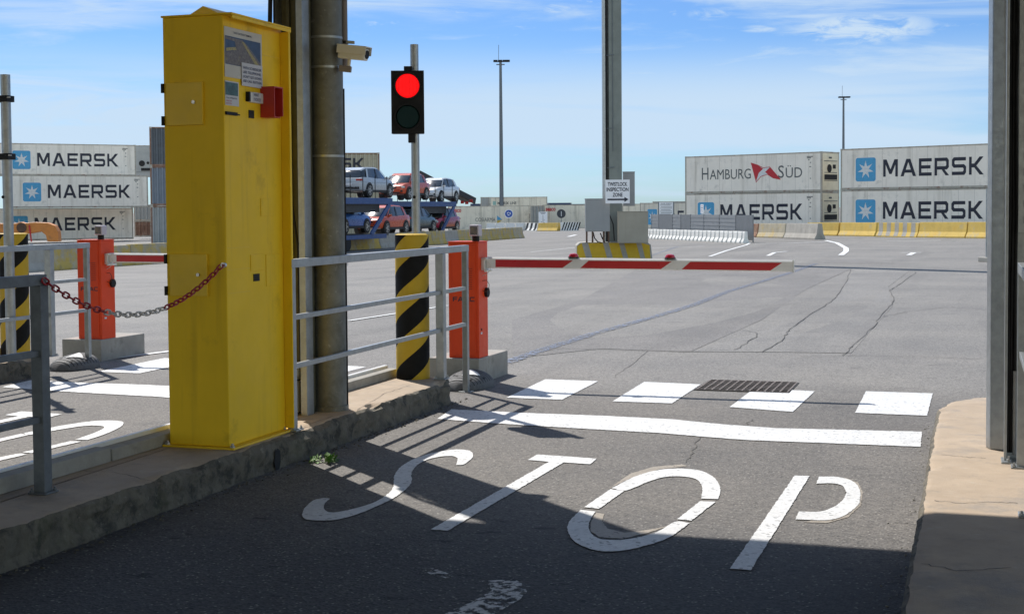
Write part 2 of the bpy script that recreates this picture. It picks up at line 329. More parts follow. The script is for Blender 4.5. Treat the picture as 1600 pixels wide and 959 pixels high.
# ------------------------------------------------------------------ mesh helpers
class MB:
    def __init__(s): s.v = []; s.f = []; s.m = []; s.mats = []; s.cur = 0
    def use(s, m):
        if m not in s.mats: s.mats.append(m)
        s.cur = s.mats.index(m); return s
    def add(s, vs, fs):
        o = len(s.v); s.v += [tuple(p) for p in vs]
        for f in fs: s.f.append([o+i for i in f]); s.m.append(s.cur)
        return s
    def box(s, x0, x1, y0, y1, z0, z1, T=None):
        vs = [Vector(p) for p in ((x0, y0, z0), (x1, y0, z0), (x1, y1, z0), (x0, y1, z0), (x0, y0, z1), (x1, y0, z1), (x1, y1, z1), (x0, y1, z1))]
        if T: vs = [T @ p for p in vs]
        return s.add(vs, [(0, 3, 2, 1), (4, 5, 6, 7), (0, 1, 5, 4), (1, 2, 6, 5), (2, 3, 7, 6), (3, 0, 4, 7)])
    def beam(s, a, b, w, h, up=Vector((0, 0, 1))):
        a = Vector(a); b = Vector(b); d = (b-a); L = d.length; d.normalize()
        if abs(d.dot(up)) > .98: up = Vector((0, 1, 0))
        x = d.cross(up).normalized(); z = x.cross(d)
        T = Matrix((( x.x, d.x, z.x, a.x), (x.y, d.y, z.y, a.y), (x.z, d.z, z.z, a.z), (0, 0, 0, 1)))
        return s.box(-w/2, w/2, 0, L, -h/2, h/2, T)
    def prism(s, poly, ax, a, b):
        """poly of 2-tuples, extruded along axis ax from a to b (other axes in order)"""
        def P(p, t):
            q = list(p); q.insert(ax, t); return q
        n = len(poly)
        return s.add([P(p, a) for p in poly]+[P(p, b) for p in poly], [tuple(range(n))[::-1], tuple(range(n, 2*n))]+[(i, (i+1) % n, n+(i+1) % n, n+i) for i in range(n)])
    def tube(s, pts, r, n=8, cap=True):
        pts = [Vector(p) for p in pts]; rs = r if isinstance(r, (list, tuple)) else [r]*len(pts)
        rings = []
        pu = None
        for i, p in enumerate(pts):
            d = (pts[min(i+1, len(pts)-1)]-pts[max(i-1, 0)]).normalized()
            if pu is None: pu = Vector((0, 0, 1)) if abs(d.z) < .9 else Vector((1, 0, 0))
            u = (pu-d*pu.dot(d)).normalized(); pu = u; w = d.cross(u)
            rings.append([p+rs[i]*(math.cos(2*PI*k/n)*u+math.sin(2*PI*k/n)*w) for k in range(n)])
        vs = [q for rg in rings for q in rg]; fs = []
        for i in range(len(pts)-1):
            for k in range(n): fs.append((i*n+k, i*n+(k+1) % n, (i+1)*n+(k+1) % n, (i+1)*n+k))
        if cap: fs += [tuple(range(n))[::-1], tuple((len(pts)-1)*n+k for k in range(n))]
        return s.add(vs, fs)
    def lathe(s, prof, n=24, c=(0, 0)):
        vs = []; fs = []
        for r, z in prof:
            for k in range(n): vs.append((c[0]+r*math.cos(2*PI*k/n), c[1]+r*math.sin(2*PI*k/n), z))
        for i in range(len(prof)-1):
            for k in range(n): fs.append((i*n+k, i*n+(k+1) % n, (i+1)*n+(k+1) % n, (i+1)*n+k))
        fs += [tuple(range(n))[::-1], tuple((len(prof)-1)*n+k for k in range(n))]
        return s.add(vs, fs)
    def poly(s, pts): return s.add(pts, [tuple(range(len(pts)))])
    def build(s, name, m=None, parent=None, bevel=0, smooth=False, seg=2):
        me = bpy.data.meshes.new(name); me.from_pydata(s.v, [], s.f)
        if m: me.materials.append(m)
        else:
            for k in s.mats: me.materials.append(k)
            me.polygons.foreach_set('material_index', s.m)
        bm = bmesh.new(); bm.from_mesh(me)
        bmesh.ops.recalc_face_normals(bm, faces=bm.faces[:]); bm.to_mesh(me); bm.free()
        if smooth:
            for p in me.polygons: p.use_smooth = True
            me.set_sharp_from_angle(angle=math.radians(38))
        o = bpy.data.objects.new(name, me); COL.objects.link(o)
        if parent: o.parent = parent
        if bevel:
            b = o.modifiers.new('bevel', 'BEVEL'); b.width = bevel; b.segments = seg; b.limit_method = 'ANGLE'; b.angle_limit = math.radians(40)
        return o
def tag(o, label=None, cat=None, group=None, kind=None):
    if label: o['label'] = label
    if cat: o['category'] = cat
    if group: o['group'] = group
    if kind: o['kind'] = kind
    return o
def thing(name, loc=(0, 0, 0), rz=0, label=None, cat=None, group=None):
    o = bpy.data.objects.new(name, None); COL.objects.link(o); o.location = loc; o.rotation_euler = (0, 0, rz); o.empty_display_size = .2
    return tag(o, label, cat, group)
def clone(o, parent=None):
    c = o.copy(); COL.objects.link(c); c.parent = parent
    for ch in list(o.children): clone(ch, c)
    return c
def reorigin(o, p):
    p = Vector(p); o.data.transform(Matrix.Translation(-p)); o.location = p; return o

def text_polys(s, bold=0.0):
    cu = bpy.data.curves.new('t', 'FONT'); cu.body = s; cu.offset = bold; cu.resolution_u = 3
    o = bpy.data.objects.new('t', cu); COL.objects.link(o)
    dg = bpy.context.evaluated_depsgraph_get(); me = bpy.data.meshes.new_from_object(o.evaluated_get(dg))
    vs = [(v.co.x, v.co.y) for v in me.vertices]; fs = [tuple(p.vertices) for p in me.polygons]
    bpy.data.objects.remove(o); bpy.data.curves.remove(cu); bpy.data.meshes.remove(me)
    return vs, fs
def put2d(vs, fs, name, m, parent, O, R, U, w, h, depth=.004, keep=False):
    """flat lettering fitted into w x h on a face: O lower left, R right, U up"""
    O = Vector(O); R = Vector(R); U = Vector(U); N = R.cross(U)
    x0 = min(v[0] for v in vs); x1 = max(v[0] for v in vs); y0 = min(v[1] for v in vs); y1 = max(v[1] for v in vs)
    sxx = w/(x1-x0); syy = h/(y1-y0)
    me = bpy.data.meshes.new(name)
    me.from_pydata([tuple(O+R*((x-x0)*sxx)+U*((y-y0)*syy)+N*depth) for x, y in vs], [], fs); me.materials.append(m)
    o = bpy.data.objects.new(name, me); COL.objects.link(o); o.parent = parent
    return o
def text(s, name, m, parent, O, R, U, w, h, bold=0.0, depth=.004):
    vs, fs = text_polys(s, bold); return put2d(vs, fs, name, m, parent, O, R, U, w, h, depth)
LET = {
 'M': (1.3, [[(0,0),(0,1),(.3,1),(.65,.42),(1.0,1),(1.3,1),(1.3,0),(1.08,0),(1.08,.7),(.75,.15),(.55,.15),(.22,.7),(.22,0)]]),
 'A': (1.35, [[(0,0),(.5,1),(.675,1),(.675,.82),(.27,0)], [(1.35,0),(1.08,0),(.675,.82),(.675,1),(.85,1)], [(.369,.2),(.458,.38),(.892,.38),(.981,.2)]]),
 'E': (1.1, [[(0,0),(0,1),(1.1,1),(1.1,.81),(.22,.81),(.22,.6),(1.0,.6),(1.0,.41),(.22,.41),(.22,.19),(1.1,.19),(1.1,0)]]),
 'R': (1.22, [[(0,0),(0,1),(.22,1),(.22,0)], [(.22,1),(1.05,1),(1.2,.86),(1.2,.46),(1.05,.33),(.22,.33),(.22,.52),(.92,.52),(.98,.57),(.98,.76),(.92,.81),(.22,.81)], [(.6,.33),(.85,.33),(1.22,0),(.93,0)]]),
 'S': (1.17, [[(0,0),(0,.19),(.9,.19),(.96,.25),(.96,.36),(.9,.41),(.15,.41),(0,.54),(0,.87),(.15,1),(1.15,1),(1.15,.81),(.26,.81),(.21,.76),(.21,.65),(.26,.6),(1.0,.6),(1.17,.47),(1.17,.14),(1.02,0)]]),
 'K': (1.2, [[(0,0),(0,1),(.22,1),(.22,.62),(.42,.62),(.85,1),(1.17,1),(.6,.5),(1.2,0),(.87,0),(.42,.4),(.22,.4),(.22,0)]]),
 'F': (1.05, [[(0,0),(0,1),(1.05,1),(1.05,.78),(.25,.78),(.25,.58),(.95,.58),(.95,.36),(.25,.36),(.25,0)]]),
 'C': (1.15, [[(.2,0),(0,.2),(0,.8),(.2,1),(1.15,1),(1.15,.8),(.25,.8),(.22,.76),(.22,.24),(.25,.2),(1.15,.2),(1.15,0)]]),
}
def block_word(word, gap=.2):
    vs = []; fs = []; x = 0
    for ch in word:
        w, ps = LET[ch]
        for p in ps: fs.append(tuple(range(len(vs), len(vs)+len(p)))); vs += [(x+a, b) for a, b in p]
        x += w+gap
    return vs, fs

# ------------------------------------------------------------------ the ground
def grid_ground():
    ys = [-30, -15, 0, 8, 14, 16]+[16+1.5*i for i in range(1, 21)]+[50, 55, 60, 70, 80, 90, 100, 120, 150, 200, 300, 600, 1500, 5000]
    xs = [-4000, -1000, -300, -120, -80, -60, -45]+[-40+4*i for i in range(21)]+[45, 60, 80, 120, 300, 1000, 4000]
    vs = []; fs = []
    for yc in ys:
        for xc in xs:
            x = xc*CY-yc*SY; y = xc*SY+yc*CY; vs.append((x, y, terr(x, y)))
    n = len(xs)
    for i in range(len(ys)-1):
        for j in range(n-1): fs.append((i*n+j, i*n+j+1, (i+1)*n+j+1, (i+1)*n+j))
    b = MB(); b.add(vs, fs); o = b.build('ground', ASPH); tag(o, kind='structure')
grid_ground()

def sheet(name, polys, m, far=False, dz=.004):
    b = MB()
    for p in polys:
        pts = [(GT(*q) if far else G(*q)) for q in p]
        c = sum(pts, Vector())/len(pts)
        if not far:
            rg = []
            for i_, q in enumerate(pts):
                w_ = pts[(i_+1) % len(pts)]; k_ = max(1, int((w_-q).length/.022))
                for j_ in range(k_):
                    e = q.lerp(w_, j_/k_); jt = .0028 if j_ else .001
                    rg.append(Vector((e.x+random.uniform(-jt, jt), e.y+random.uniform(-jt*1.6, jt*1.6), e.z)))
            pts = rg
        b.poly([(q.x, q.y, q.z+dz) for q in pts])
    o = b.build(name, m); reorigin(o, c); return tag(o, kind='structure')
def ribbon(name, px, w, m, dz=.006, far=True, jit=0, sub=1):
    pts = [GT(*q) for q in px]; out = []
    for i in range(len(pts)-1):
        for k in range(sub): out.append(pts[i].lerp(pts[i+1], k/sub)+Vector((random.uniform(-jit, jit), random.uniform(-jit, jit), 0)))
    out.append(pts[-1]); b = MB(); L = []; Rr = []
    for i, p in enumerate(out):
        d = (out[min(i+1, len(out)-1)]-out[max(i-1, 0)]); d.z = 0; d.normalize(); n = Vector((-d.y, d.x, 0))
        ww = (w(i/len(out)) if callable(w) else w)*(random.uniform(.5, 1.4) if jit else 1)/2
        for S, sg in ((L, 1), (Rr, -1)):
            q = p+n*ww*sg; q.z = terr(q.x, q.y)+dz; S.append(q)
    for i in range(len(out)-1): b.poly([L[i], L[i+1], Rr[i+1], Rr[i]])
    o = b.build(name, m); reorigin(o, out[len(out)//2]); return tag(o, kind='structure')

# asphalt patches of the yard
sheet('road_patch', [[(800, 560), (938, 545), (1078, 550), (1190, 500), (1260, 452), (1330, 420), (1000, 418), (905, 470), (800, 500)]], PATCHB, True, .004)
sheet('road_patch', [[(1078, 550), (1190, 550), (1330, 552), (1395, 478), (1388, 448), (1420, 424), (1335, 421), (1305, 468), (1250, 500)]], PATCHA, True, .004)
sheet('road_patch', [[(1140, 398), (1215, 399), (1225, 402), (1150, 402)]], PATCHB, True, .004)
sheet('road_patch', [[(1270, 408), (1320, 406), (1400, 411), (1340, 412), (1290, 411)]], PATCHB, True, .004)
random.seed(3)
for px in ([(1330, 421), (1322, 440), (1308, 462), (1298, 472), (1262, 494), (1232, 515), (1225, 530), (1190, 551)],
           [(1432, 425), (1405, 445), (1391, 454), (1398, 470), (1380, 490), (1366, 508), (1335, 540), (1316, 556)],
           [(800, 553), (880, 545), (980, 548), (1060, 550), (1150, 547), (1180, 528), (1182, 520), (1160, 516)],
           [(1250, 558), (1330, 556), (1420, 557), (1500, 560), (1560, 562)],
           [(1110, 665), (1095, 680), (1085, 700), (1072, 722)], [(1178, 655), (1160, 668), (1148, 680)],
           [(960, 590), (985, 570), (1020, 540)], [(1545, 485), (1480, 480), (1420, 487), (1380, 495)], [(1100, 483), (1130, 479), (1170, 480), (1250, 474)]):
    ribbon('road_crack', px, .007 if px[0][0] in (1110, 1178, 960) else .013, TAR, .003 if px[0][1] > 560 else .009, True, .02, 6)
ribbon('road_line', [(772, 574), (845, 548), (930, 521), (1020, 496), (1080, 478), (1140, 455), (1190, 440), (1240, 425), (1275, 412)], .16, BLUEL, .010, sub=3)
ribbon('road_line', [(905, 418), (1010, 402), (1060, 385)], .12, BLUEL, .010, sub=2)
# lane markings, traced on the asphalt
def z3(pts): return [(440+x/3.006, 640+y/3.006) for x, y in pts]
def z5(pts): return [(760+x/2.222, 560+y/2.222) for x, y in pts]
LX, LY = -4.65, .8
def lane_sheet(name, polys, m, dz=.004, both=True):
    o = sheet(name, polys, m, False, dz)
    if both:
        c = o.copy(); COL.objects.link(c); c.location = o.location+Vector((LX, LY, 0))
    return o
S_ = z3([(820,262),(858,258),(895,228),(898,205),(872,192),(800,190),(700,208),(620,235),(560,270),(530,310),(527,340),(520,375),(490,405),(440,435),(360,462),(270,482),(225,484),(205,475),(198,460),(205,440),(228,420),(195,418),(150,428),(110,462),(95,495),(105,512),(130,520),(200,523),(270,517),(360,492),(450,455),(530,415),(590,370),(612,335),(610,300),(640,260),(690,235),(750,222),(805,220),(828,232)])
T_ = z3([(1200,212),(1480,232),(1450,258),(1325,250),(780,571),(700,565),(1255,247),(1158,238)])
O1 = z5([(435,452),(520,410),(600,388),(680,384),(750,393),(795,420),(812,455),(805,490),(745,488),(750,455),(735,425),(690,412),(620,413),(560,430),(485,460)])
O2 = z5([(742,497),(795,499),(712,565),(662,560)])
O3 = z5([(655,569),(706,573),(640,620),(560,650),(460,670),(380,668),(310,640),(282,600),(290,565),(328,527),(378,533),(358,570),(358,600),(385,625),(430,632),(500,628),(590,605)])
O4 = z5([(430,455),(478,462),(390,524),(340,518)])
P1 = z5([(1070,408),(1122,410),(918,737),(845,732)])
P2 = z5([(1155,412),(1220,413),(1275,430),(1298,465),(1290,510),(1240,548),(1180,563),(1072,560),(1085,533),(1160,533),(1210,515),(1240,490),(1250,465),(1235,443),(1200,435),(1145,436)])
def smooth(pts, cl=True):
    out = []; n = len(pts)
    P_ = [Vector(p) for p in pts]
    def sharp(i):
        a = P_[i]-P_[i-1]; b = P_[(i+1) % n]-P_[i]
        return a.length < 1e-6 or b.length < 1e-6 or a.angle(b) > math.radians(50)
    for i in range(n):
        p0, p1, p2, p3 = P_[i-1], P_[i], P_[(i+1) % n], P_[(i+2) % n]
        if sharp(i): p0 = p1*2-p2
        if sharp((i+1) % n): p3 = p2*2-p1
        for k in range(4):
            t = k/4
            q = .5*((2*p1)+(p2-p0)*t+(2*p0-5*p1+4*p2-p3)*t*t+(3*p1-p0-3*p2+p3)*t*t*t); out.append((q.x, q.y))
    return out
S_, O1, O3, P2 = smooth(S_), smooth(O1), smooth(O3), smooth(P2)
G1 = z5([(425,452),(500,400),(580,376),(680,368),(700,374),(600,385),(520,408),(470,430)])
G2 = z5([(1200,436),(1228,442),(1248,466),(1238,490),(1205,515),(1160,533),(1080,536),(1100,566),(1180,570),(1250,552),(1262,530),(1195,560),(1230,530),(1262,500),(1272,465),(1250,440)])
G3 = z5([(380,536),(362,570),(362,600),(390,620),(470,626),(560,606),(640,580),(560,595),(480,605),(420,590),(400,565),(410,540)])
for nm, p in (('S', S_), ('T', T_), ('O', O1), ('O', O2), ('O', O3), ('O', O4), ('P', P1), ('P', P2)):
    lane_sheet('road_lettering', [p], PAINT, .005)
for p in (G1, G3): sheet('road_marking_old', [p], GHOST, False, .0025)
sheet('road_marking_old', [z5([(1250,440),(1272,465),(1262,500),(1230,530),(1190,552),(1100,568),(1180,572),(1255,552),(1300,510),(1308,465),(1290,430),(1240,412),(1300,465),(1288,512),(1240,548),(1262,500)])], GHOST, False, .0025)
for p in ([(852,593),(934.6,596),(878,625),(791.5,621.7)], [(1006.6,597),(1095,601),(1050,630.7),(957,627.5)], [(1178.5,607),(1273,611.8),(1239,644),(1140,636.5)], [(1353,611.8),(1457.5,615),(1448.5,650),(1336,645.5)]):
    lane_sheet('road_marking', [p], PAINT, .005)
lane_sheet('stop_line', [[(705,640),(818,645.5),(940,650),(1048,655.4),(1129,663.5),(1210,669.4),(1440.5,675),(1438.6,698.6),(1165,688),(1111,683.8),(1030,677),(895,669.4),(760,661),(683,655)]], PAINT, .005)
sheet('road_marking_old', [[(752, 908), (800, 906), (830, 915), (815, 935), (770, 962), (700, 975), (690, 962), (740, 940), (770, 922)]], PAINTW, False, .004)
sheet('road_marking_old', [z3([(660,745),(720,748),(820,785),(800,800),(700,775)])], PAINTW, False, .004)
# yard markings
ribbon('yard_marking', [(1109, 401), (1135, 392), (1166, 383), (1172, 380)], .14, YARDW, .012, sub=2)
ribbon('yard_marking', [(1290, 376), (1308, 380), (1322, 388), (1322, 393), (1314, 399)], .22, YARDW, .012, sub=2)
ribbon('yard_marking', [(1200, 400), (1210, 395), (1230, 393)], .16, YARDW, .012)
ribbon('yard_marking', [(1408, 395), (1440, 395)], .2, YARDW, .012); ribbon('yard_marking', [(1428, 395), (1420, 399)], .2, YARDW, .012)
ribbon('yard_marking', [(1180, 381), (1240, 380), (1290, 378)], .2, YARDW, .012); ribbon('yard_marking', [(1385, 377), (1470, 376)], .2, YARDW, .012)
ribbon('yard_marking', [(888, 370), (900, 367)], .3, YARDW, .012); ribbon('yard_marking', [(830, 394), (930, 384)], .1, YARDW, .012)
ribbon('yard_marking', [(1020, 388), (1100, 385)], .1, YARDW, .012)
ribbon('yard_marking', [(545, 502), (700, 478)], .07, YARDW, .012); ribbon('yard_marking', [(180, 560), (300, 545)], .1, PAINT, .008)

# ------------------------------------------------------------------ islands
random.seed(11)
def wobbly_kerb(name, outline, z, offset=(0, 0), side=KERBS, top=KERB, amp=.016):
    """raised island: outline (list xy ccw), rough worn edge, a rounded arris"""
    pts = []
    n = len(outline)
    for i in range(n):
        a = Vector(outline[i]); b = Vector(outline[(i+1) % n]); k = max(1, int((b-a).length/.035))
        for j in range(k): pts.append(a.lerp(b, j/k))
    cx = sum(p.x for p in pts)/len(pts); N = len(pts)
    rings = []
    nr = [0]*N
    for j in range(N): nr[j] = random.uniform(-1, 1)
    LEV = ((-.012, 0), (-.008, z*.12), (-.004, z*.26), (-.002, z*.40), (.0, z*.54), (.0, z*.68), (.003, z*.80), (.009, z*.91), (.024, z*.985), (.05, z), (.09, z))
    NL = len(LEV)
    for lev, (ins, zz_) in enumerate(LEV):
        rg = []
        for j, p in enumerate(pts):
            d = pts[(j+1) % N]-pts[j-1]; nm = Vector((-d.y, d.x)); nm = nm.normalized() if nm.length else Vector((0, 0))
            wob = amp*(1.3*mnoise.noise(Vector((p.x*1.3, p.y*1.3, lev*.2)))+1.1*mnoise.noise(Vector((p.x*6, p.y*6, lev*.7)))+1.0*mnoise.noise(Vector((p.x*19, p.y*19, lev*1.6)))) if lev < NL-1 else 0
            chip = max(0, mnoise.noise(Vector((p.x*4+9, p.y*4, 3)))-.12)*.09*(amp/.016) if NL-5 < lev < NL-1 else 0
            q = p+nm*(ins+wob+chip*.5)
            rg.append((q.x, q.y, zz_-(chip if lev < NL-1 else 0)*.6+(random.uniform(-.003, .001) if 0 < lev < NL-2 else 0)))
        rings.append(rg)
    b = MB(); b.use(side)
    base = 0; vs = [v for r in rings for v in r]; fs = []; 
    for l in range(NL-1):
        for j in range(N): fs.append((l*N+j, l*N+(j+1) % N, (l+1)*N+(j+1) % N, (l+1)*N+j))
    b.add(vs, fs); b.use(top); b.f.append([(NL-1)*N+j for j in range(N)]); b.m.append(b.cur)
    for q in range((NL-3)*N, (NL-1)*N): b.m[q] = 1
    if len(b.mats) < 2: pass
    o = b.build(name, smooth=True)
    return tag(o, kind='structure')
IZ = .19
isl = [(-4.15, -6), (-4.15, 10.98), (-4.22, 11.16), (-4.36, 11.26), (-4.78, 11.26), (-4.78, -6)]
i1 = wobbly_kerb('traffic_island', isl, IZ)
i2 = i1.copy(); COL.objects.link(i2); i2.location = (LX, LY, 0)
wobbly_kerb('pavement', [(-.24, -6), (8, -6), (8, 12.2), (.6, 11.6), (.0, 11.2), (-.16, 10.9), (-.24, 10.5)], .17, amp=.006)
for k in range(2):
    ex = MB(); ex.use(CONC); ox, oy = (0, 0) if k == 0 else (LX, LY)
    ex.box(-4.83, -4.70, -6, 6.93, IZ-.05, IZ+.082).box(-4.83, -4.70, 6.945, 11.2, IZ-.05, IZ+.07)
    ex.use(WHT).box(-4.838, -4.80, -6, 11.21, .05, IZ+.094)
    o = ex.build('island_edging', bevel=.006); o.location = (ox, oy, 0); tag(o, kind='structure')
# cracks and joints of the ochre pavement and of the island
def zribbon(name, px, w, z, m):
    pts = [G(u, v, z) for u, v in px]; out = []
    for i in range(len(pts)-1):
        for k in range(7): out.append(pts[i].lerp(pts[i+1], k/7)+Vector((random.uniform(-.008, .008), random.uniform(-.012, .012), 0)))
    out.append(pts[-1]); b = MB(); A_ = []; B_ = []
    for i, p in enumerate(out):
        d = out[min(i+1, len(out)-1)]-out[max(i-1, 0)]; d.normalize(); n_ = Vector((-d.y, d.x, 0))*w*random.uniform(.3, .8)
        A_.append(p+n_+Vector((0, 0, .002))); B_.append(p-n_+Vector((0, 0, .002)))
    for i in range(len(out)-1): b.poly([A_[i], A_[i+1], B_[i+1], B_[i]])
    o = b.build(name, m); reorigin(o, out[3]); return tag(o, kind='structure')
for px in ([(1462, 782), (1500, 786), (1550, 784), (1590, 786)], [(1470, 710), (1510, 714), (1540, 716)], [(1440, 880), (1500, 892), (1580, 886)]):
    zribbon('pavement_crack', px, .005, .17, TAR)
for px in ([(560, 640), (600, 615), (640, 602)], [(470, 668), (520, 650)], [(120, 735), (180, 738), (240, 752)]):
    zribbon('pavement_crack', px, .004, IZ, TAR)
# hole and stains live in the kerb side
hb = MB(); hp = G(431, 733, 0)
hb.use(DARK); hb.add([(-4.1375, hp.y+dy, dz) for dy, dz in ((-.03, .0), (-.045, .06), (-.03, .12), (.0, .135), (.035, .11), (.04, .05), (.02, .0))], [tuple(range(7))])
tag(hb.build('kerb_hole'), kind='structure')
# drain grate in the lane
gp = [G(1103, 595), G(1245, 600), G(1210, 614), G(1090, 606)]
gt = thing('drain_grate', ((gp[0]+gp[2])/2).to_tuple(), 0, 'rusty rectangular drain grate lying flush in the asphalt between the white dashes', 'drain grate')
c0 = G(1168, 604); gt.location = (c0.x, c0.y, 0)
fr = MB(); gw, gh = .40, .36
for i in range(13): x = -gw+2*gw*i/12; fr.box(x-.008, x+.008, -gh, gh, .001, .010)
fr.build('long_bars', GRATE, gt)
fr = MB()
for i in range(9): y = -gh+2*gh*i/8; fr.box(-gw, gw, y-.007, y+.007, .002, .012)
fr.build('cross_bars', GRATE, gt)
MB().box(-gw-.02, gw+.02, -gh-.02, gh+.02, .001, .005).build('pit', DARK, gt)

# ------------------------------------------------------------------ canopy over the gate (casts the foreground shade)
cp = thing('gate_canopy', (-4.33, 9.03, 5.5), 0, 'flat grey roof over the gate lanes, carried by the steel columns above the frame', 'canopy')
MB().box(-14, 14, -45, .99, 0, .05).build('soffit', CANO, cp)
MB().box(-3.95, -3.05, 1.0, 1.70, 0, .30).build('canopy_shade_block', CANO, cp)  # unseen block added so its shadow falls on the island by the machine
MB().box(-14, 14, -45, 1.0, .052, .5).build('fascia', CANO, cp)

# ------------------------------------------------------------------ yellow ticket machine
TX0, TX1, TY0, TY1, TZ1 = -4.66, -4.25, 7.49, 8.24, 2.79
tm = thing('ticket_machine', (TX0, TY0, IZ), 0, 'tall yellow ticket machine on the kerb island with notices and a red phone box', 'ticket machine')
inv = Matrix.Translation(-Vector((TX0, TY0, IZ)))
def lx(p): return inv @ Vector(p)
bx = MB().box(0, TX1-TX0, 0, TY1-TY0, .012, TZ1-IZ); bx.build('body', YEL, tm, .006)
W_ = TX1-TX0; Dp = TY1-TY0; Hh = TZ1-IZ
MB().box(-.035, W_+.05, -.03, Dp+.06, -.001, .012).build('base_plate', YELD, tm, .003)
for (x, y) in ((W_+.025, -.005), (W_+.03, Dp+.03), (-.01, -.012)):
    bo = MB().lathe([(.016, .012), (.016, .022), (.009, .024), (.009, .036)], 6, (x, y)); bo.build('anchor_bolt', STEEL, tm)
MB().box(W_, W_+.062, Dp-.022, Dp+.006, .02, Hh-.02).build('side_wing', YEL, tm, .004)
hd = MB(); hd.box(-.008, W_+.066, -.008, Dp+.012, Hh, Hh+.012); hd.box(W_+.058, W_+.066, .0, Dp+.012, Hh-.022, Hh-.001); hd.build('hood', YEL, tm, .003)
rp = MB(); rp.prism([(.10, Hh+.012), (.22, Hh+.075), (.36, Hh+.012)], 1, .10, .62); rp.use(YEL); rp.build('ridge_cap', YELD, tm, .002)
# doors on the narrow face (faces the camera)
for (a, b_, z0, z1, zl) in ((262, 318, 197, 128, 160), (268, 325, 462, 397, 429)):
    A = lx(ony(a, z0, TY0)); B = lx(ony(b_, z1, TY0)); A.x = max(A.x, .004)
    d = MB().box(A.x, B.x, -.016, .0, A.z, B.z).build('access_door', YELD, tm, .003)
    k = lx(ony((b_-13), zl, TY0)); l = MB().tube([(k.x, -.016, k.z), (k.x, -.026, k.z)], .011, 12); l.build('lock', STEEL, d)
    for t in (.12, .88):
        z = A.z+(B.z-A.z)*t; MB().box(-.012, .004, -.012, .006, z-.028, z+.028).build('hinge', BLK, d)
hk = lx(ony(351, 414, TY0)); MB().tube([(hk.x, 0, hk.z), (hk.x, -.02, hk.z)], .016, 12).tube([(hk.x, -.02, hk.z), (hk.x, -.04, hk.z)], .006, 8).build('chain_hook', STEEL, tm)
# right hand service face (x = W_)
XR = Vector((0, 1, 0)); XU = Vector((0, 0, 1))
def fx(u, v): p = lx(onx(u, v, TX1)); return p.y, p.z
def rect(name, u0, v0, u1, v1, m, th=.003, parent=tm, bev=.0):
    y0, z1 = fx(u0, v0); y1, z0 = fx(u1, v1)
    zt = z1; return MB().box(W_, W_+th, y0, y1, z0, z1).build(name, m, parent, bev), y0, y1, z0, z1
def face_rect(name, y0, y1, z0, z1, m, parent=tm, d0=0, th=.003, bev=0):
    return MB().box(W_+d0, W_+d0+th, y0, y1, z0, z1).build(name, m, parent, bev)
def fy(u): return fx(u, 200)[0]
def fz(u, v): return fx(u, v)[1]
# map poster
y0, y1 = .012, fy(410); zt = fz(358, 43); zb = fz(358, 121)
po = face_rect('map_poster', y0, y1, zb, zt, PAPER2, d0=.001)
zi1 = fz(358, 57); zi0 = fz(358, 101)
mp_ = face_rect('map_picture', y0+.006, y1-.02, zi0, zi1, SEA, po, .0045, .001)
hgt = zi1-zi0; wdt = y1-.02-y0-.006
def mpt(pts, m, nm, d): 
    b = MB(); b.poly([(W_+d, y0+.006+a*wdt, zi0+c*hgt) for a, c in pts]); b.build(nm, m, po)
mpt([(0, .02), (.0, .42), (.2, .5), (.3, .62), (.26, .85), (0, .88), (0, .97), (.48, .95), (.62, .8), (1.0, .22), (1.0, .02)], LAND, 'map_land', .0062)
mpt([(.45, .9), (.52, .88), (.99, .08), (.99, .02), (.90, .02)], MAPY, 'map_quay', .0068)
mpt([(.02, .45), (.02, .56), (.28, .66), (.3, .56)], MAPY, 'map_quay', .0068)
text('VADO GATEWAY TERMINAL', 'lettering', LETB, po, (W_+.0045, y0+.11, zt-.034), XR, XU, y1-y0-.24, .012, .01, .001)
p2 = face_rect('paper_notice', fy(377), fy(409), fz(377, 134), fz(377, 99)+.004, PAPER, d0=.0075)
ya, yb = fy(377), fy(409); za, zb2 = fz(377, 134), fz(377, 99)
for i, s in enumerate(('WITH SCHEDULER', 'USE TELEPHONE.', "DON'T GET DOWN", 'USE CALL BUTTON')):
    zc = zb2-.018-(zb2-za-.03)*(i+.6)/4
    text(s, 'lettering', LETBL, p2, (W_+.011, ya+.012, zc), XR, XU, yb-ya-.03, .016, .012, .001)
p3 = face_rect('photo_notice', .012, fy(373), fz(358, 165), fz(358, 127), PAPER, d0=.001)
face_rect('notice_picture', .014, fy(371.5), fz(358, 149), fz(358, 129), TEAL, p3, .0045, .001)
text('CALL OPERATOR', 'lettering', LETB, p3, (W_+.0045, .02, fz(358, 154.5)), XR, XU, fy(371)-.03, .009, .01, .001)
text('PRESS THE', 'lettering', LETR, p3, (W_+.0045, .02, fz(358, 159)), XR, XU, (fy(371)-.03)*.5, .008, .01, .001)
text('BUTTON', 'lettering', LETR, p3, (W_+.0045, .02, fz(358, 163)), XR, XU, (fy(371)-.03)*.5, .008, .01, .001)
tb = face_rect('ticket_reader', fy(387), fy(407.5), fz(387, 160), fz(387, 144), CAMW, d0=0, th=.022, bev=.003)
face_rect('reader_slot', fy(384.5), fy(387), fz(387, 159), fz(387, 144), BLK, tb, 0, .024)
pw = face_rect('paper_label', fy(391), fy(404), fz(391, 160), fz(391, 144.5), PAPER, tb, .0225, .001)
text('WAIT', 'lettering', LETBL, pw, (W_+.0235, fy(392), fz(391, 150.5)), XR, XU, (fy(400)-fy(392)), .018, .01, .001)
text('TICKET', 'lettering', LETBL, pw, (W_+.0235, fy(392), fz(391, 158)), XR, XU, (fy(403)-fy(392)), .018, .01, .001)
face_rect('card_slot', .012, fy(369), fz(358, 180), fz(358, 175), BLK, th=.012)
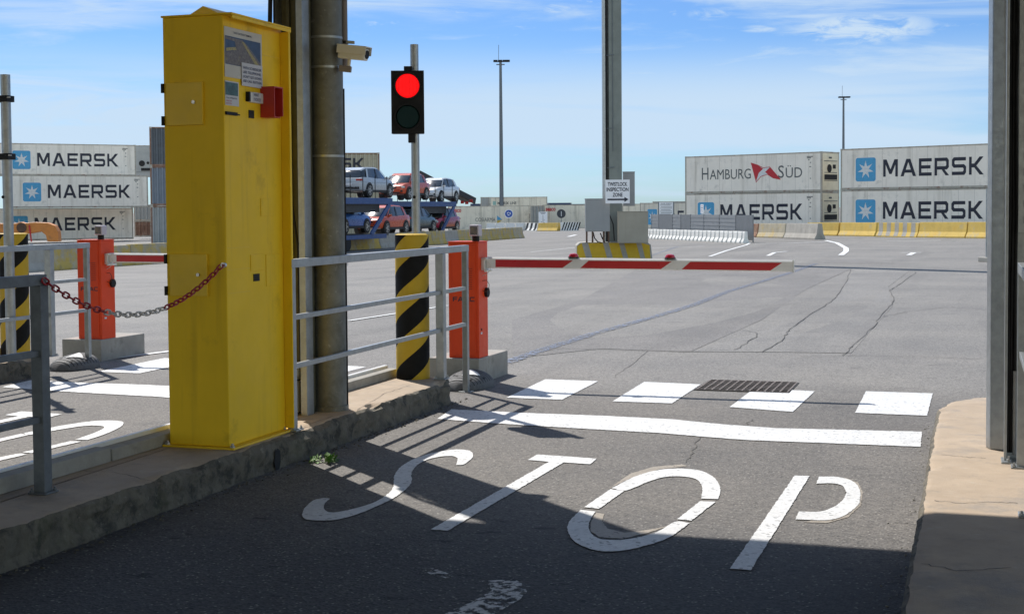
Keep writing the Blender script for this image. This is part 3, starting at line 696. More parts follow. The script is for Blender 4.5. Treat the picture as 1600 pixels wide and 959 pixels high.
MB().box(W_, W_+.006, fy(369), fy(374), fz(358, 178.8), fz(358, 177)).build('card_slot_lip', BLK, tm)
face_rect('push_button_panel', fy(388.5), fy(396.5), fz(388, 184.5), fz(388, 172), DARK, th=.005, bev=.001)
face_rect('lower_sensor', fy(392), fy(401.5), fz(392, 440), fz(392, 428.5), DARK, th=.004, bev=.001)
for (a, b_, v1, v0) in ((388, 409, 398, 424), (412, 436, 398, 448), (405, 425, 310, 338)):
    r_ = face_rect('cover_plate', fy(a), fy(b_), fz(a, v0), fz(a, v1), YEL, th=.004, bev=.003)
for v in (388, 422, 459): MB().box(W_, W_+.0015, .01, fy(387), fz(358, v), fz(358, v)+.004).build('panel_seam', YELD, tm)
MB().box(W_, W_+.0015, fy(412), Dp-.03, fz(412, 87), fz(412, 87)+.005).build('panel_seam', YELD, tm)
# red phone hood
ph = lx(onx(410, 187, TX1)); ya = fy(407); yb = fy(421); z0 = fz(408, 184); z1 = fz(408, 136)
b = MB(); b.box(W_+.001, W_+.10, ya, ya+.008, z0, z1).box(W_+.001, W_+.012, ya+.008, yb, z0, z1).box(W_+.012, W_+.10, yb-.008, yb, z0+.01, z1).box(W_+.012, W_+.10, ya+.008, yb-.008, z1-.008, z1)
b.box(W_+.012, W_+.085, ya+.008, yb-.008, z0, z0+.008)
pb = b.build('phone_box', REDPH, tm, .002)
b = MB(); ym = (ya+yb)/2; b.box(W_+.012, W_+.05, ym-.045, ym+.03, z0+.03, z1-.04); b.build('handset', REDPH, pb, .01)
MB().tube([(W_+.05, ym-.015, z0+.13), (W_+.056, ym-.015, z0+.13)], .009, 12).build('call_button', STEEL, pb)
MB().box(W_+.05, W_+.052, ym-.04, ym+.005, z0+.07, z0+.10).build('paper_label', PAPER, pb)

# ------------------------------------------------------------------ chain
A = Vector((-4.47, 6.03, 1.285)); B = Vector((TX0, TY0, IZ))+hk+Vector((0, -.035, 0))
def chain(A, B, sag, name, n):
    root = thing(name, A.to_tuple(), 0, 'sagging red and white plastic chain hooked between the railing post and the yellow machine', 'chain')
    pts = [A.lerp(B, i/200)-Vector((0, 0, sag*4*(i/200)*(1-i/200))) for i in range(201)]
    cum = [0]
    for i in range(200): cum.append(cum[-1]+(pts[i+1]-pts[i]).length)
    def at(s):
        for i in range(200):
            if cum[i+1] >= s: return pts[i].lerp(pts[i+1], (s-cum[i])/(cum[i+1]-cum[i]+1e-9))
        return pts[-1]
    L = cum[-1]; pit = L/n
    for i in range(n):
        p = at(i*pit); q = at((i+1)*pit); c = (p+q)/2; d = (q-p).normalized()
        side = Vector((0, 0, 1)).cross(d).normalized(); upv = d.cross(side)
        w = (side if i % 2 else upv); w = (w+(.35 if i % 2 else -.35)*(upv if i % 2 else side)).normalized()
        hl = pit*.5+.002; hw = .0135; ring = []
        for k in range(16):
            a = 2*PI*k/16; ca, sa = math.cos(a), math.sin(a)
            ring.append(c+d*(hl*ca*(1.0 if abs(ca) < .7 else 1.05))+w*(hw*max(-1, min(1, sa*1.25)))-A)
        b = MB(); b.tube(ring+[ring[0]], .0052, 7, False)
        t = i/n; b.build('chain_link', CHR if (t < .30 or t > .62) else CHW, root, smooth=True)
chain(A, B, .235, 'chain', 38)

# ------------------------------------------------------------------ railings
def post(b, x, y, z0, z1, w=.05, d=.05): b.box(x-w/2, x+w/2, y-d/2, y+d/2, z0, z1)
GALVF = mat('shaded_galvanised', (.14, .155, .17), .6, .2, .2, 14, .05, 60, dirt=[((.22, .23, .24), .4, 9, .6)])  # galvanised steel with the canopy shade darkened into its colour
def railing(name, pts, posts, label, group=None, GALV=GALV, w=.06, z_top=1.305, rails=(1.28, .80, .44), zb=IZ):
    """pts: polyline of rails; posts: (x,y,zbase)"""
    o = thing(name, (posts[0][0], posts[0][1], zb), 0, label, 'railing', group); T = -Vector((posts[0][0], posts[0][1], zb))
    for (x, y, z0, ww) in posts:
        pm = MB(); post(pm, x+T.x, y+T.y, z0-zb, z_top-zb-.052, ww, ww); po_ = pm.build('post', GALV, o, .004)
        fp = MB(); fp.box(x+T.x-.055, x+T.x+.055, y+T.y-.055, y+T.y+.055, z0-zb, z0-zb+.010); fp.build('foot_plate', GALV, po_, .003)
        for sx_, sy_ in ((.04, .04), (-.04, -.04)):
            MB().lathe([(.011, .010), (.011, .018), (.006, .019), (.006, .03)], 6, (x+T.x+sx_, y+T.y+sy_)).build('bolt', GALV, po_) if z0 == zb else None
    for i, z in enumerate(rails):
        rm = MB()
        for a, b_ in zip(pts[:-1], pts[1:]):
            h = .055 if i == 0 else .034
            rm.beam((a[0]+T.x, a[1]+T.y, z-zb), (b_[0]+T.x, b_[1]+T.y, z-zb), .055 if i == 0 else .032, h)
        rm.build('top_rail' if i == 0 else 'rail', GALV, o, .003)
    return o
zr = [onx(457, 495, -4.24).z, onx(457, 571, -4.24).z]
r1 = railing('railing', [(-4.212, 8.22), (-4.275, 11.77)], [(-4.212, 8.25, IZ, .05), (-4.263, 11.1, IZ, .07), (-4.275, 11.74, 0.0, .05)],
             'galvanised three bar railing in front of the thick round column, right of the yellow machine', None, rails=(1.28, zr[0], zr[1]))
r1b = railing('railing', [(-4.31, 11.12), (-4.49, 11.12)], [(-4.50, 11.12, IZ, .05)], 'short grey railing return behind the striped bollard', None, rails=(1.28,))
zf = [onx(52, 553, -4.51).z, onx(52, 657, -4.51).z]
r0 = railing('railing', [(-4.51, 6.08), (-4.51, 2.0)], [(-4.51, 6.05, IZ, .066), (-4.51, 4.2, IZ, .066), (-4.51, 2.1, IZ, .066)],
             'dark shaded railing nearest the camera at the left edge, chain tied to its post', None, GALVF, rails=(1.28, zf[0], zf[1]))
MB().tube([(.03, -.02, 1.08), (.045, -.02, 1.10), (.06, -.02, 1.08)], .004, 6).build('chain_eye', STEEL, r0)
r2 = clone(r1); r2.location += Vector((LX+.17, LY, 0)); r2['label'] = 'grey three bar railing on the far island, in front of the farther red barrier cabinet'
r2b = clone(r1b); r2b.location += Vector((LX, LY, 0)); r2b['label'] = 'short grey railing return beside the farther striped bollard at the left edge'

# ------------------------------------------------------------------ big round column, channel, camera
pc = G(512, 641, IZ); CR = .121; cx, cy = -4.39, 9.19
co = thing('steel_column', (cx, cy, IZ), 0, 'thick round weathered steel column beside the yellow machine, carrying the camera', 'column')
MB().lathe([(CR, 0), (CR, 5.31)], 40).build('shaft', GALVD, co, smooth=True)
for v, nm in ((641, .012), (245, .002), (105, .003), (58, .003)):
    z = D(512, v, 9.95).z-IZ if v != 641 else .0
    MB().lathe([(CR+nm, z), (CR+nm, z+(.035 if v == 641 else .016))], 40).build('weld_band', GALV if v != 641 else GALVD, co, smooth=True)
pp = MB().tube([(.115, .07, 2.45), (.115, .07, 5.3)], .024, 12); pp.build('conduit', PIPE, co, smooth=True)
for z in (2.95, 2.62): MB().lathe([(.03, z), (.03, z+.02)], 12, (.115, .07)).build('conduit_clip', BLK, co)
MB().tube([(.112, .05, 0.0), (.112, .05, 2.3)], .009, 6).build('cable', BLK, co)
# channel post
ch = thing('channel_post', (-4.522, 8.885, IZ), 0, 'open steel channel upright with cables, left of the thick round column', 'steel post')
MB().box(-.10, .11, .09, .10, 0, 5.3).build('web', OLIVE, ch)
MB().box(.062, .11, -.02, .0, 0, 5.3).box(.10, .11, .0, .089, 0, 5.3).build('near_flange', GALV, ch, .003)
MB().box(-.112, -.10, .0, .10, .5, 5.3).build('far_flange', GALVD, ch, .003)
MB().box(-.055, -.03, .06, .088, 0, 5.3).build('cable_duct', OLIVE, ch, .003)
MB().box(-.06, .072, .101, .225, 0, 5.3).build('light_gap_filler', OLIVE, ch)  # hidden box added to stop sunlight passing between channel and column
cb = MB(); cb.tube([(-.10, .0, 5.3), (-.105, -.02, 2.3), (-.07, -.02, 1.9), (.0, -.01, 1.55), (.03, .03, 1.2), (.03, .05, .3)], .008, 8); cb.build('cable', BLK, ch, smooth=True)
MB().tube([(-.13, .0, 3.2), (-.14, -.03, 2.5), (-.125, -.02, 2.15), (-.10, .03, 2.1)], .016, 8).build('cable_loop', BLK, ch, smooth=True)
jb = MB().box(-.085, .035, -.03, .06, .02, .24).build('junction_box', BOXC, ch, .004)
MB().prism([(-.075, .25), (.03, .25), (.045, .29), (.045, .33), (-.09, .33), (-.09, .29)], 1, -.05, .06).build('cable_trough', BOXC, jb, .004)
# cctv
cc = thing('security_camera', D(540, 92, 10.0).to_tuple(), 0, 'cream security camera on a bracket at the side of the thick round column', 'security camera')
ct = cc.location.copy()
def rel(u, v, dep=10.0): return D(u, v, dep)-ct
a_ = rel(531, 82); b_2 = rel(573, 86, 9.93)
ax = (b_2-a_).normalized()
bb = MB(); bb.beam(a_, b_2, .075, .085); bb.build('housing', CAMW, cc, .012)
bb = MB(); bb.beam(a_+Vector((0, 0, .052)), b_2+ax*.02+Vector((0, 0, .052)), .10, .008); 
sd = Vector((0, 0, 1)).cross(ax).normalized()
for sg in (1, -1): bb.beam(a_+Vector((0, 0, .022))+sd*.048*sg, b_2+ax*.015+Vector((0, 0, .022))+sd*.048*sg, .004, .055)
bb.build('sun_shield', CAMW, cc, .002)
MB().tube([b_2, b_2+ax*.006], .03, 16).build('lens_window', BLK, cc)
MB().beam(rel(541, 66), rel(554, 67), .03, .02).build('shield_clip', BOXC, cc, .003)
MB().tube([rel(546, 93), rel(545, 103), rel(538, 108)], .013, 10).build('bracket_arm', CAMW, cc, smooth=True)
MB().beam(rel(530, 107), rel(549, 109), .05, .042).build('bracket_base', PIPE, cc, .004)

# ------------------------------------------------------------------ bollard
bo = thing('bollard', (-4.53, 11.12, IZ), 0, 'thick bollard with diagonal black and yellow stripes standing beside the near railing', 'bollard')
BR = .143; BH = D(637, 367, 11.87).z-IZ
def striped_tube(parent):
    """smooth stripes that follow a helix; the seam is at the back"""
    n = 72; b = MB(); P = .415; sl_ = .37/PI; a_s = PI/2
    for m_ in range(-6, 8):
        for half, mt in ((0, BOLK), (1, BOLY)):
            for k in range(n):
                a0 = a_s+2*PI*k/n; a1 = a_s+2*PI*(k+1)/n
                f = lambda a: .843+m_*P+half*P*.5+(a-math.radians(292))*sl_
                h = P*.5
                poly = [(a0, f(a0)), (a1, f(a1)), (a1, f(a1)+h), (a0, f(a0)+h)]
                for zc, keep in ((0, 1), (BH, -1)):           # clip to the tube
                    out = []
                    for i in range(len(poly)):
                        p, q = poly[i], poly[(i+1) % len(poly)]
                        ip = keep*(p[1]-zc) >= 0; iq = keep*(q[1]-zc) >= 0
                        if ip: out.append(p)
                        if ip != iq: t = (zc-p[1])/(q[1]-p[1]); out.append((p[0]+(q[0]-p[0])*t, zc))
                    poly = out
                    if len(poly) < 3: break
                if len(poly) < 3 or max(z for _, z in poly)-min(z for _, z in poly) < 1e-4: continue
                b.use(mt).add([(BR*math.cos(a), BR*math.sin(a), z) for a, z in poly], [tuple(range(len(poly)))])
    return b
sb = striped_tube(bo); o = sb.build('striped_tube', None, bo)
bmm = bmesh.new(); bmm.from_mesh(o.data); bmesh.ops.remove_doubles(bmm, verts=bmm.verts[:], dist=1e-4); bmesh.ops.recalc_face_normals(bmm, faces=bmm.faces[:]); bmm.to_mesh(o.data); bmm.free()
for p in o.data.polygons: p.use_smooth = True
MB().lathe([(BR-.001, BH-.004), (BR+.002, BH), (BR-.02, BH+.006), (.01, BH+.009)], 48).build('cap', BOLY, bo, smooth=True)
bo2 = clone(bo); bo2.location += Vector((LX, LY, 0)); bo2['label'] = 'black and yellow striped bollard cut by the left edge of the photo'

# ------------------------------------------------------------------ traffic light
tl0 = D(650, 340, 12.2); tl0.z = IZ
tl = thing('traffic_light', tl0.to_tuple(), 0, 'two lamp traffic light showing red on a grey post behind the striped bollard', 'traffic light')
zt = D(646, 70, 12.2).z
MB().tube([(0, 0, 0), (0, 0, zt-IZ)], .036, 20).build('post', GALV, tl, smooth=True)
MB().tube([(-.0, -.036, D(650, 308, 12.2).z-IZ), (0, -.038, D(650, 308, 12.2).z-IZ)], .014, 10).build('cable_hole', BLK, tl)
th = D(637, 160, 12.05)-tl0; hw = .138; hh = D(637, 111, 12.05).z-D(637, 209, 12.05).z
ty = YAW+math.radians(2)
T = Matrix.Translation(th) @ Matrix.Rotation(ty, 4, 'Z')
hs = MB().box(-hw, hw, -.0, .10, -hh/2, hh/2, T).build('housing', BLK, tl, .008)
MB().box(-hw-.002, hw+.002, -.006, .0, -hh/2-.002, hh/2+.002, T).build('backboard', BLK, hs, .002)
def disc(r, y0, y1, z, T, n=40, r2=None):
    b = MB(); pts = []
    for (rr, yy) in ((r, y0), (r2 or r, y1)):
        pts += [T @ Vector((rr*math.cos(2*PI*k/n), yy, z+rr*math.sin(2*PI*k/n))) for k in range(n)]
    b.add(pts, [tuple(range(n)), tuple(range(n, 2*n))]+[(k, (k+1) % n, n+(k+1) % n, n+k) for k in range(n)]); return b
def ring_(r0, r1, y0, y1, z, T, n=40):
    b = MB(); pts = []
    for rr, yy in ((r0, y0), (r1, y0), (r1, y1), (r0, y1)):
        pts += [T @ Vector((rr*math.cos(2*PI*k/n), yy, z+rr*math.sin(2*PI*k/n))) for k in range(n)]
    fs = []
    for j in range(4):
        for k in range(n): fs.append((j*n+k, j*n+(k+1) % n, ((j+1) % 4)*n+(k+1) % n, ((j+1) % 4)*n+k))
    b.add(pts, fs); return b
disc(.101, -.006, -.022, hh*.26, T, r2=.09).build('red_lamp', LENSR, tl)
disc(.101, -.006, -.022, -hh*.235, T, r2=.09).build('green_lamp', LENSG, tl)
for z in (hh*.26, -hh*.235): ring_(.103, .115, -.028, -.005, z, T).build('lamp_ring', BLK, tl)
MB().box(-.03, .04, .0, .09, hh/2, hh/2+.04, T).build('bracket', BLK, tl, .004)
MB().box(-.0, .06, .02, .10, -hh/2-.075, -hh/2, T).build('bracket', BLK, tl, .004)
MB().tube([T @ Vector((.07, .03, -hh/2)), T @ Vector((.075, .03, -hh/2-.07))], .006, 8).build('clamp_bolt', STEEL, tl)
# the post of the neighbouring lane's signal
pz = D(8, 117, 13.6)
sp = thing('signal_post', (pz.x, pz.y, IZ), 0, 'grey round steel post with clamps at the left edge of the photo', 'post')
MB().tube([(0, 0, 0), (0, 0, pz.z-IZ)], .047, 18).build('shaft', GALV, sp, smooth=True)
for v in (150, 240):
    z = D(8, v, 13.6).z-IZ; MB().box(-.10, .06, -.065, .055, z-.06, z).build('clamp', BLK, sp, .004)
    MB().tube([(.03, -.06, z-.02), (.09, -.05, z-.02)], .006, 6).build('bolt', STEEL, sp)
MB().tube([(-.02, -.044, D(8, 308, 13.6).z-IZ), (-.02, -.051, D(8, 308, 13.6).z-IZ)], .015, 10).build('cable_hole', BLK, sp)

# ------------------------------------------------------------------ barrier cabinets
def barrier(off, label, arm_label):
    o = thing('barrier_cabinet', (-4.35+off[0], 12.30+off[1], 0), 0, label, 'barrier')
    MB().box(-.50, .0, 0, .86, -.02, .235).build('plinth', CONC, o, .012)
    MB().box(-.315, -.015, .05, .31, .235, 1.315).build('housing', ORG, o, .006)
    d = MB().box(-.275, -.045, .042, .05, .26, 1.29).build('door', ORG, o, .003)
    sl = MB()
    for i in range(10): sl.box(-.14, -.075, .0395, .0425, .88+i*.021, .885+i*.021)
    sl.build('vent_slots', mat('vent_shadow', (.25, .02, .008), .6) if not bpy.data.materials.get('vent_shadow') else bpy.data.materials['vent_shadow'], d)
    vs, fs = block_word('FAAC', .12); put2d(vs, fs, 'lettering', LETB, d, (-.268, .042, .765), (1, 0, 0), (0, 0, 1), .215, .043, .002)
    MB().box(-.318, -.012, .047, .313, 1.316, 1.325).build('lid', ORG, o, .002)
    bc = MB().lathe([(.034, 1.325), (.034, 1.375)], 20, (-.075, .15)).build('beacon_neck', BLK, o, smooth=True)
    q = MB().box(-.123, -.027, .10, .20, 1.375, 1.48).build('beacon', BEAG, o, .012, seg=3)
    MB().box(-.112, -.040, .094, .101, 1.388, 1.462).build('beacon_lens', BLUEBE, q, .006)
    MB().box(-.122, -.028, .099, .201, 1.375, 1.382).build('beacon_base', BEAG, q, .002)
    MB().box(-.015, .022, .12, .24, 1.055, 1.17).build('arm_hub', CAMW, o, .006)
    MB().box(.022, .05, .10, .26, 1.15, 1.175).box(.022, .05, .10, .26, 1.04, 1.06).build('arm_clamp', CAMW, o, .004)
    MB().tube([(-.015, .16, .955), (.03, .15, .96), (.055, .15, .92), (.05, .15, .87), (.01, .16, .85), (-.015, .16, .865)], .003, 6).build('wire', RUST, o, smooth=True)
    MB().tube([(.05, .14, 1.13), (.075, .14, 1.10), (.07, .14, 1.05), (.03, .15, 1.02), (-.015, .16, 1.0)], .003, 6).build('wire', CAMW, o, smooth=True)
    MB().tube([(-.015, .25, .84), (.012, .25, .84)], .045, 18).build('release_knob', BLK, o, smooth=True)
    MB().tube([(-.015, .12, .50), (-.010, .12, .50)], .010, 10).build('lock', BLK, o)
    MB().box(-.0152, -.0125, .10, .14, .455, .475).build('label_plate', PAPER, o)
    # arm
    a = bpy.data.objects.new('barrier_arm', None); COL.objects.link(a); a.parent = o; a.location = (.03, .17, 1.125); a['label'] = arm_label
    Pe = Vector((-1.62, 12.90, 0)); d = Vector((2.80, .02, 0))
    L = 2.83; h = .105; dp = .045
    a.rotation_euler = (0, math.radians(.35), 0)
    prof = [(-dp/2, -h/2+.01), (-dp/2+.012, -h/2), (dp/2-.012, -h/2), (dp/2, -h/2+.01), (dp/2, h/2-.015), (dp/2-.015, h/2), (-dp/2+.015, h/2), (-dp/2, h/2-.015)]
    MB().prism(prof, 0, 0, L).build('beam', WHT, a)
    MB().box(L, L+.012, -dp/2-.003, dp/2+.003, -h/2-.004, h/2+.003).build('end_cap', CAMW, a, .002)
    k = .04
    for (s0, s1) in ((.05, .78), (.95, 1.70), (1.89, 2.68)):
        for ys in (-dp/2-.0015, dp/2+.0015):
            b = MB(); b.add([(s0-k+(.08 if s0 < .1 else 0), ys, -h/2+.012), (s1-k, ys, -h/2+.012), (s1+k+.02, ys, h/2-.024), (s0+k, ys, h/2-.024)], [(0, 1, 2, 3)])
            b.build('red_stripe', REDP, a)
    for s in (.84, 1.74):
        q = MB().lathe([(.05, h/2), (.05, h/2+.010)], 20, (s, 0)).build('lamp_base', BLK, a)
        MB().lathe([(.045, h/2+.010), (.044, h/2+.022), (.034, h/2+.036), (.012, h/2+.042)], 24, (s, 0)).build('warning_lamp', REDB, a, smooth=True)
    return o, a
bar1 = barrier((0, 0), 'nearer orange red barrier cabinet with a beacon on top, beside the near lane', 'red and white barrier arm lowered across the near lane')
bar2 = barrier((LX-.02, LY+.05), 'orange red barrier cabinet farther left, behind the chain and the far railing', 'red and white barrier arm of the left lane, partly hidden behind the yellow machine')

# rubber ramps
def ramp(off, label):
    """rounded end piece of a rubber road hump: a quarter dome facing the lane"""
    o = thing('rubber_ramp', (-4.37+off[0], 12.18+off[1], 0), 0, label, 'rubber ramp', 'rubber ramps at the barrier plinths')
    W0, L0, H0 = .21, .46, .14
    def S(a, t, d=0):       # a across -1..1, t 0 rear .. 1 front
        th = a*PI/2; k = math.sqrt(max(0, 1-t*t))**.75
        return (W0*math.sin(th)*(k*.65+.35*(1 if t < 1 else 0)) if False else W0*math.sin(th)*max(k, .0), -L0*t, .012+(H0*math.cos(th)**.8 if abs(a) < 1 else 0)*k+d)
    n, m_ = 24, 14; vs = []; fs = []
    for j in range(m_+1):
        for i in range(n+1): vs.append(S(-1+2*i/n, j/m_))
    for j in range(m_):
        for i in range(n): q = j*(n+1)+i; fs.append((q, q+1, q+n+2, q+n+1))
    fs.append(tuple(range(n+1)))
    MB().add(vs, fs).build('hump', BLKR, o, smooth=True)
    b = MB(); b.lathe([(1, 0), (1, .012)], 32); b.v = [(x*W0*1.02, y*L0*1.01 if y < 0 else 0, z) for x, y, z in b.v]; b.build('base_rim', BLKR, o)
    for j in range(1, 10):
        t = j/10.5; b = MB()
        pts = [(-1+2*i/n) for i in range(2, n-1)]
        for p, q in zip(pts[:-1], pts[1:]): b.poly([S(p, t, .003), S(q, t, .003), S(q, t+.018, .003), S(p, t+.018, .003)])
        b.build('groove', DARK, o)
    b = MB()
    for i in range(8):
        a0 = .02+.50*i/8; a1 = .02+.50*(i+1)/8; w0 = .26*(1-i/8); w1 = .26*(1-(i+1)/8); c = .42
        b.poly([S(a0, c-w0, .009), S(a1, c-w1, .009), S(a1, c+w1, .009), S(a0, c+w0, .009)])
    b.build('reflective_triangle', PAINT, o)
    for (a_, t) in ((-.35, .55), (-.22, .62), (.62, .35), (.45, .72)):
        b = MB(); b.poly([S(a_, t, .008), S(a_+.09, t, .008), S(a_+.09, t+.07, .008), S(a_, t+.07, .008)]); b.build('bolt_slot', BLK, o)
    return o
ramp((0, 0), 'curved black rubber ramp with a white triangle beside the nearer barrier plinth')
ramp((LX+.14, LY-.36), 'curved black rubber ramp with a white triangle beside the farther barrier plinth')

# ------------------------------------------------------------------ right edge column and uprights
rc = thing('steel_column', (.185, 8.88, .17), 0, 'grey eight sided steel column at the right edge standing on the ochre pavement', 'column')
n8 = [(.100*math.cos(PI/8+k*PI/4+.32), .100*math.sin(PI/8+k*PI/4+.32)) for k in range(8)]
MB().prism(n8, 2, 0, 5.33).build('shaft', GALV, rc, .008)
MB().lathe([(.112, 2.80), (.112, 2.83)], 16).build('clamp_band', WHT, rc)
MB().tube([(.045, -.098, 1.3), (.045, -.100, 5.3)], .004, 6).build('wire', GALV, rc)
ru = thing('channel_post', (.225, 8.42, .17), 0, 'perforated steel channel upright full of black cables at the right edge', 'steel post')
MB().box(-.045, -.030, -.02, .07, 0, 5.33).box(-.045, .15, .07, .08, .0, 5.33).build('left_flange', GALV, ru, .002)
MB().box(-.06, .12, -.08, .09, -.002, .010).build('foot_plate', GALV, ru, .002)
MB().lathe([(.014, .010), (.014, .024), (.007, .026), (.007, .042)], 6, (-.02, -.055)).build('bolt', GALV, ru)
random.seed(5)
for k in range(5):
    x = -.022+k*.0085
    MB().tube([(x+random.uniform(-.004, .004), .02+.012*(k % 2)+random.uniform(-.003, .003), z) for z in [.05]+[.35*i for i in range(1, 15)]+[5.3]], .0075, 6).build('cable', BLK, ru, smooth=True)
cf = []
for i in range(60): cf += [(.012, .0, .04+i*.008), (.012, .0, .044+i*.008)]
MB().tube(cf, [(.014 if i % 2 else .0115) for i in range(120)], 8).build('corrugated_hose', GALV, ru, smooth=True)
pt = MB()
X0, X1 = .022, .115
zc = 1.3
while zc < 5.2:
    pt.box(X0, X1, -.02, -.017, zc, zc+.05); pt.box(X0, X0+.025, -.02, -.017, zc+.05, zc+.09); pt.box(X0+.038, X1, -.02, -.017, zc+.05, zc+.09); zc += .09
pt.build('perforated_tray', GALV, ru)
rf = railing('railing', [(.268, 7.0), (.268, 8.25)], [(.268, 6.96, .17, .05), (.268, 8.25, .17, .05)], 'steel railing cut by the right edge of the photo beside the channel upright', None, rails=(1.28, .80), zb=.17)

# ------------------------------------------------------------------ weeds at the kerb
random.seed(21)
def weed(u, v, n, s, label):
    p = G(u, v); o = thing('weed', (p.x, p.y, 0), 0, label, 'plant', 'weeds growing out of the kerb joint')
    b = MB()
    for i in range(n):
        a = random.uniform(-.6, PI+.2)-.8; l = s*random.uniform(.45, 1); w = l*random.uniform(.2, .32); el = random.uniform(.15, 1.2)
        d = Vector((math.cos(a)*math.cos(el), math.sin(a)*math.cos(el), math.sin(el))); sd = Vector((-math.sin(a), math.cos(a), 0))
        base = Vector((random.uniform(-.02, .04), random.uniform(-.05, .05), .002))
        mid = base+d*l*.5; tip = base+d*l-Vector((0, 0, l*.25))
        if tip.z < .003: tip.z = .003
        b.use(LEAF if random.random() < .6 else LEAF2)
        b.add([base, mid+sd*w*.5, tip, mid-sd*w*.5, mid-Vector((0, 0, w*.12))], [(0, 1, 4), (1, 2, 4), (2, 3, 4), (3, 0, 4)])
    b.build('leaves', None, o)
    st = MB()
    for i in range(4): st.tube([(0, 0, 0), (random.uniform(0, .05), random.uniform(-.05, .05), s*.5)], .0015, 5)
    st.build('stems', LEAF, o)
weed(512, 722, 46, .10, 'small bright green weed with broad leaves at the foot of the kerb')
weed(487, 722, 26, .09, 'thin dark green weed left of the brighter weed at the kerb foot')
weed(738, 608, 14, .045, 'tiny grass tuft between the kerb end and the rubber ramp')

random.seed(31)
def grit(name, n, fx_, smax, m):
    b = MB()
    for i in range(n):
        x, y = fx_(); s_ = random.uniform(.002, smax)*random.choice((.5, .7, 1, 1)); a = random.uniform(0, PI)
        T_ = Matrix.Translation((x, y, s_*.4)) @ Matrix.Rotation(a, 4, 'Z') @ Matrix.Rotation(random.uniform(-.5, .5), 4, 'X')
        b.box(-s_, s_*random.uniform(.5, 1), -s_*random.uniform(.4, .9), s_*.7, -s_*.5, s_*random.uniform(.2, .6), T_)
    o = b.build(name, m); c_ = Vector(fx_()+(0,)); reorigin(o, c_); tag(o, kind='stuff'); return o
g1 = grit('grit', 420, lambda: (-4.13+abs(random.gauss(0, .05)), random.uniform(4.6, 11.3)), .009, KERBS); g1['label'] = 'loose grit and stone chips along the foot of the left kerb'; g1['category'] = 'grit'
g2 = grit('grit', 130, lambda: (-.27-abs(random.gauss(0, .04)), random.uniform(5, 10.8)), .006, CONC); g2['label'] = 'loose grit along the foot of the ochre pavement edge'; g2['category'] = 'grit'

# ------------------------------------------------------------------ jersey barriers
def jersey_mesh(L, H, kind='std'):
    w = .56*H/.8; prof = [(-w/2, 0), (w/2, 0), (w/2, H*.09), (w*.30, H*.38), (w*.19, H), (-w*.19, H), (-w*.30, H*.38), (-w/2, H*.09)]
    return MB().prism(prof, 0, 0.0, L)
jcount = 0
def jersey(p, q, H, m, label, group, gap=.03):
    d = Vector((q.x-p.x, q.y-p.y, 0)); L = d.length-gap; rz = math.atan2(d.y, d.x)
    tilt = math.atan2(q.z-p.z, d.length)
    o = jersey_mesh(L, H).build('jersey_barrier', m, None, .012); o.location = p; o.rotation_euler = (0, -tilt, rz)
    return tag(o, label, 'barrier block', group)
def polyline(pts, step):
    out = [pts[0]]; cur = pts[0]; i = 1
    while i < len(pts):
        dd = (pts[i]-cur).length
        if dd < step: i += 1; continue
        # find point at distance step
        cur = cur+(pts[i]-cur).normalized()*step; cur.z = terr(cur.x, cur.y); out.append(cur.copy())
    return out
bpx = [(-90, 434), (60, 424), (180, 415.5), (265, 410), (360, 402.5), (450, 396.5), (540, 391), (610, 387), (680, 382), (750, 376.5), (824, 371)]
row = polyline([GT(*q) for q in bpx], 2.6)
jm = [JCON, JPALE, JCON, JGREY]
Ln = len(row)-1
random.seed(2)
for i in range(Ln):
    jersey(row[i], row[i+1], .80+random.uniform(-.01, .02), jm[(i*7) % 4 if i % 3 else 0], 'weathered concrete jersey barrier with flaking yellow paint in the long row behind the gate', 'weathered jersey barriers in the long row on the left')
# right rows
def seg_row(items, H, group):
    for (u0, v0, u1, v1, m, lab, h) in items:
        jersey(GT(u0, v0), GT(u1, v1), h, m, lab, group, .05)
seg_row([(1160, 370, 1188, 370.5, JRUST, 'rust stained concrete jersey barrier at the end of the white barriers', .85),
         (1189, 371, 1231, 372, JPALE, 'pale yellowish jersey barrier between the rusty one and the grey one', .88),
         (1232, 372.5, 1282, 374.5, JGREY, 'bare grey concrete jersey barrier with its end face towards the lane', .90)], .8, 'unpainted jersey barriers below the container stack')
seg_row([(1264, 368, 1314, 368.5, JYEL, 'yellow jersey barrier partly behind the grey concrete one', .84),
         (1316, 368.5, 1373, 369.5, JYEL, 'yellow jersey barrier left of the striped one', .84),
         (1440, 371, 1515, 372, JYEL, 'long yellow jersey barrier right of the striped one', .86),
         (1516, 372, 1590, 373, JYEL, 'orange yellow jersey barrier at the right end of the row', .86)], .8, 'yellow jersey barriers below the right containers')
def striped_jersey(p, q, H, m0, m1, n, label, cat, group=None, lean=.12, frac=.5):
    d = Vector((q.x-p.x, q.y-p.y, 0)); L = d.length-.04; o = thing('jersey_barrier', p.to_tuple(), math.atan2(d.y, d.x), label, cat, group)
    jersey_mesh(L, H).build('block', m0, o, .01)
    w = .56*H/.8
    pr = [(w/2, H*.09), (w*.30, H*.38), (w*.19, H)]
    for i in range(n):
        b = MB(); x0 = L*(i+.25)/n; x1 = x0+L/n*frac
        for sg in (-1,):
            for (a, c) in zip(pr[:-1], pr[1:]):
                l0 = lean*a[1]/H; l1 = lean*c[1]/H
                b.add([(x0-l0, sg*(a[0]+.004), a[1]), (x1-l0, sg*(a[0]+.004), a[1]), (x1-l1, sg*(c[0]+.004), c[1]), (x0-l1, sg*(c[0]+.004), c[1])], [(0, 1, 2, 3)])
        b.build('stripe', m1, o)
    return o
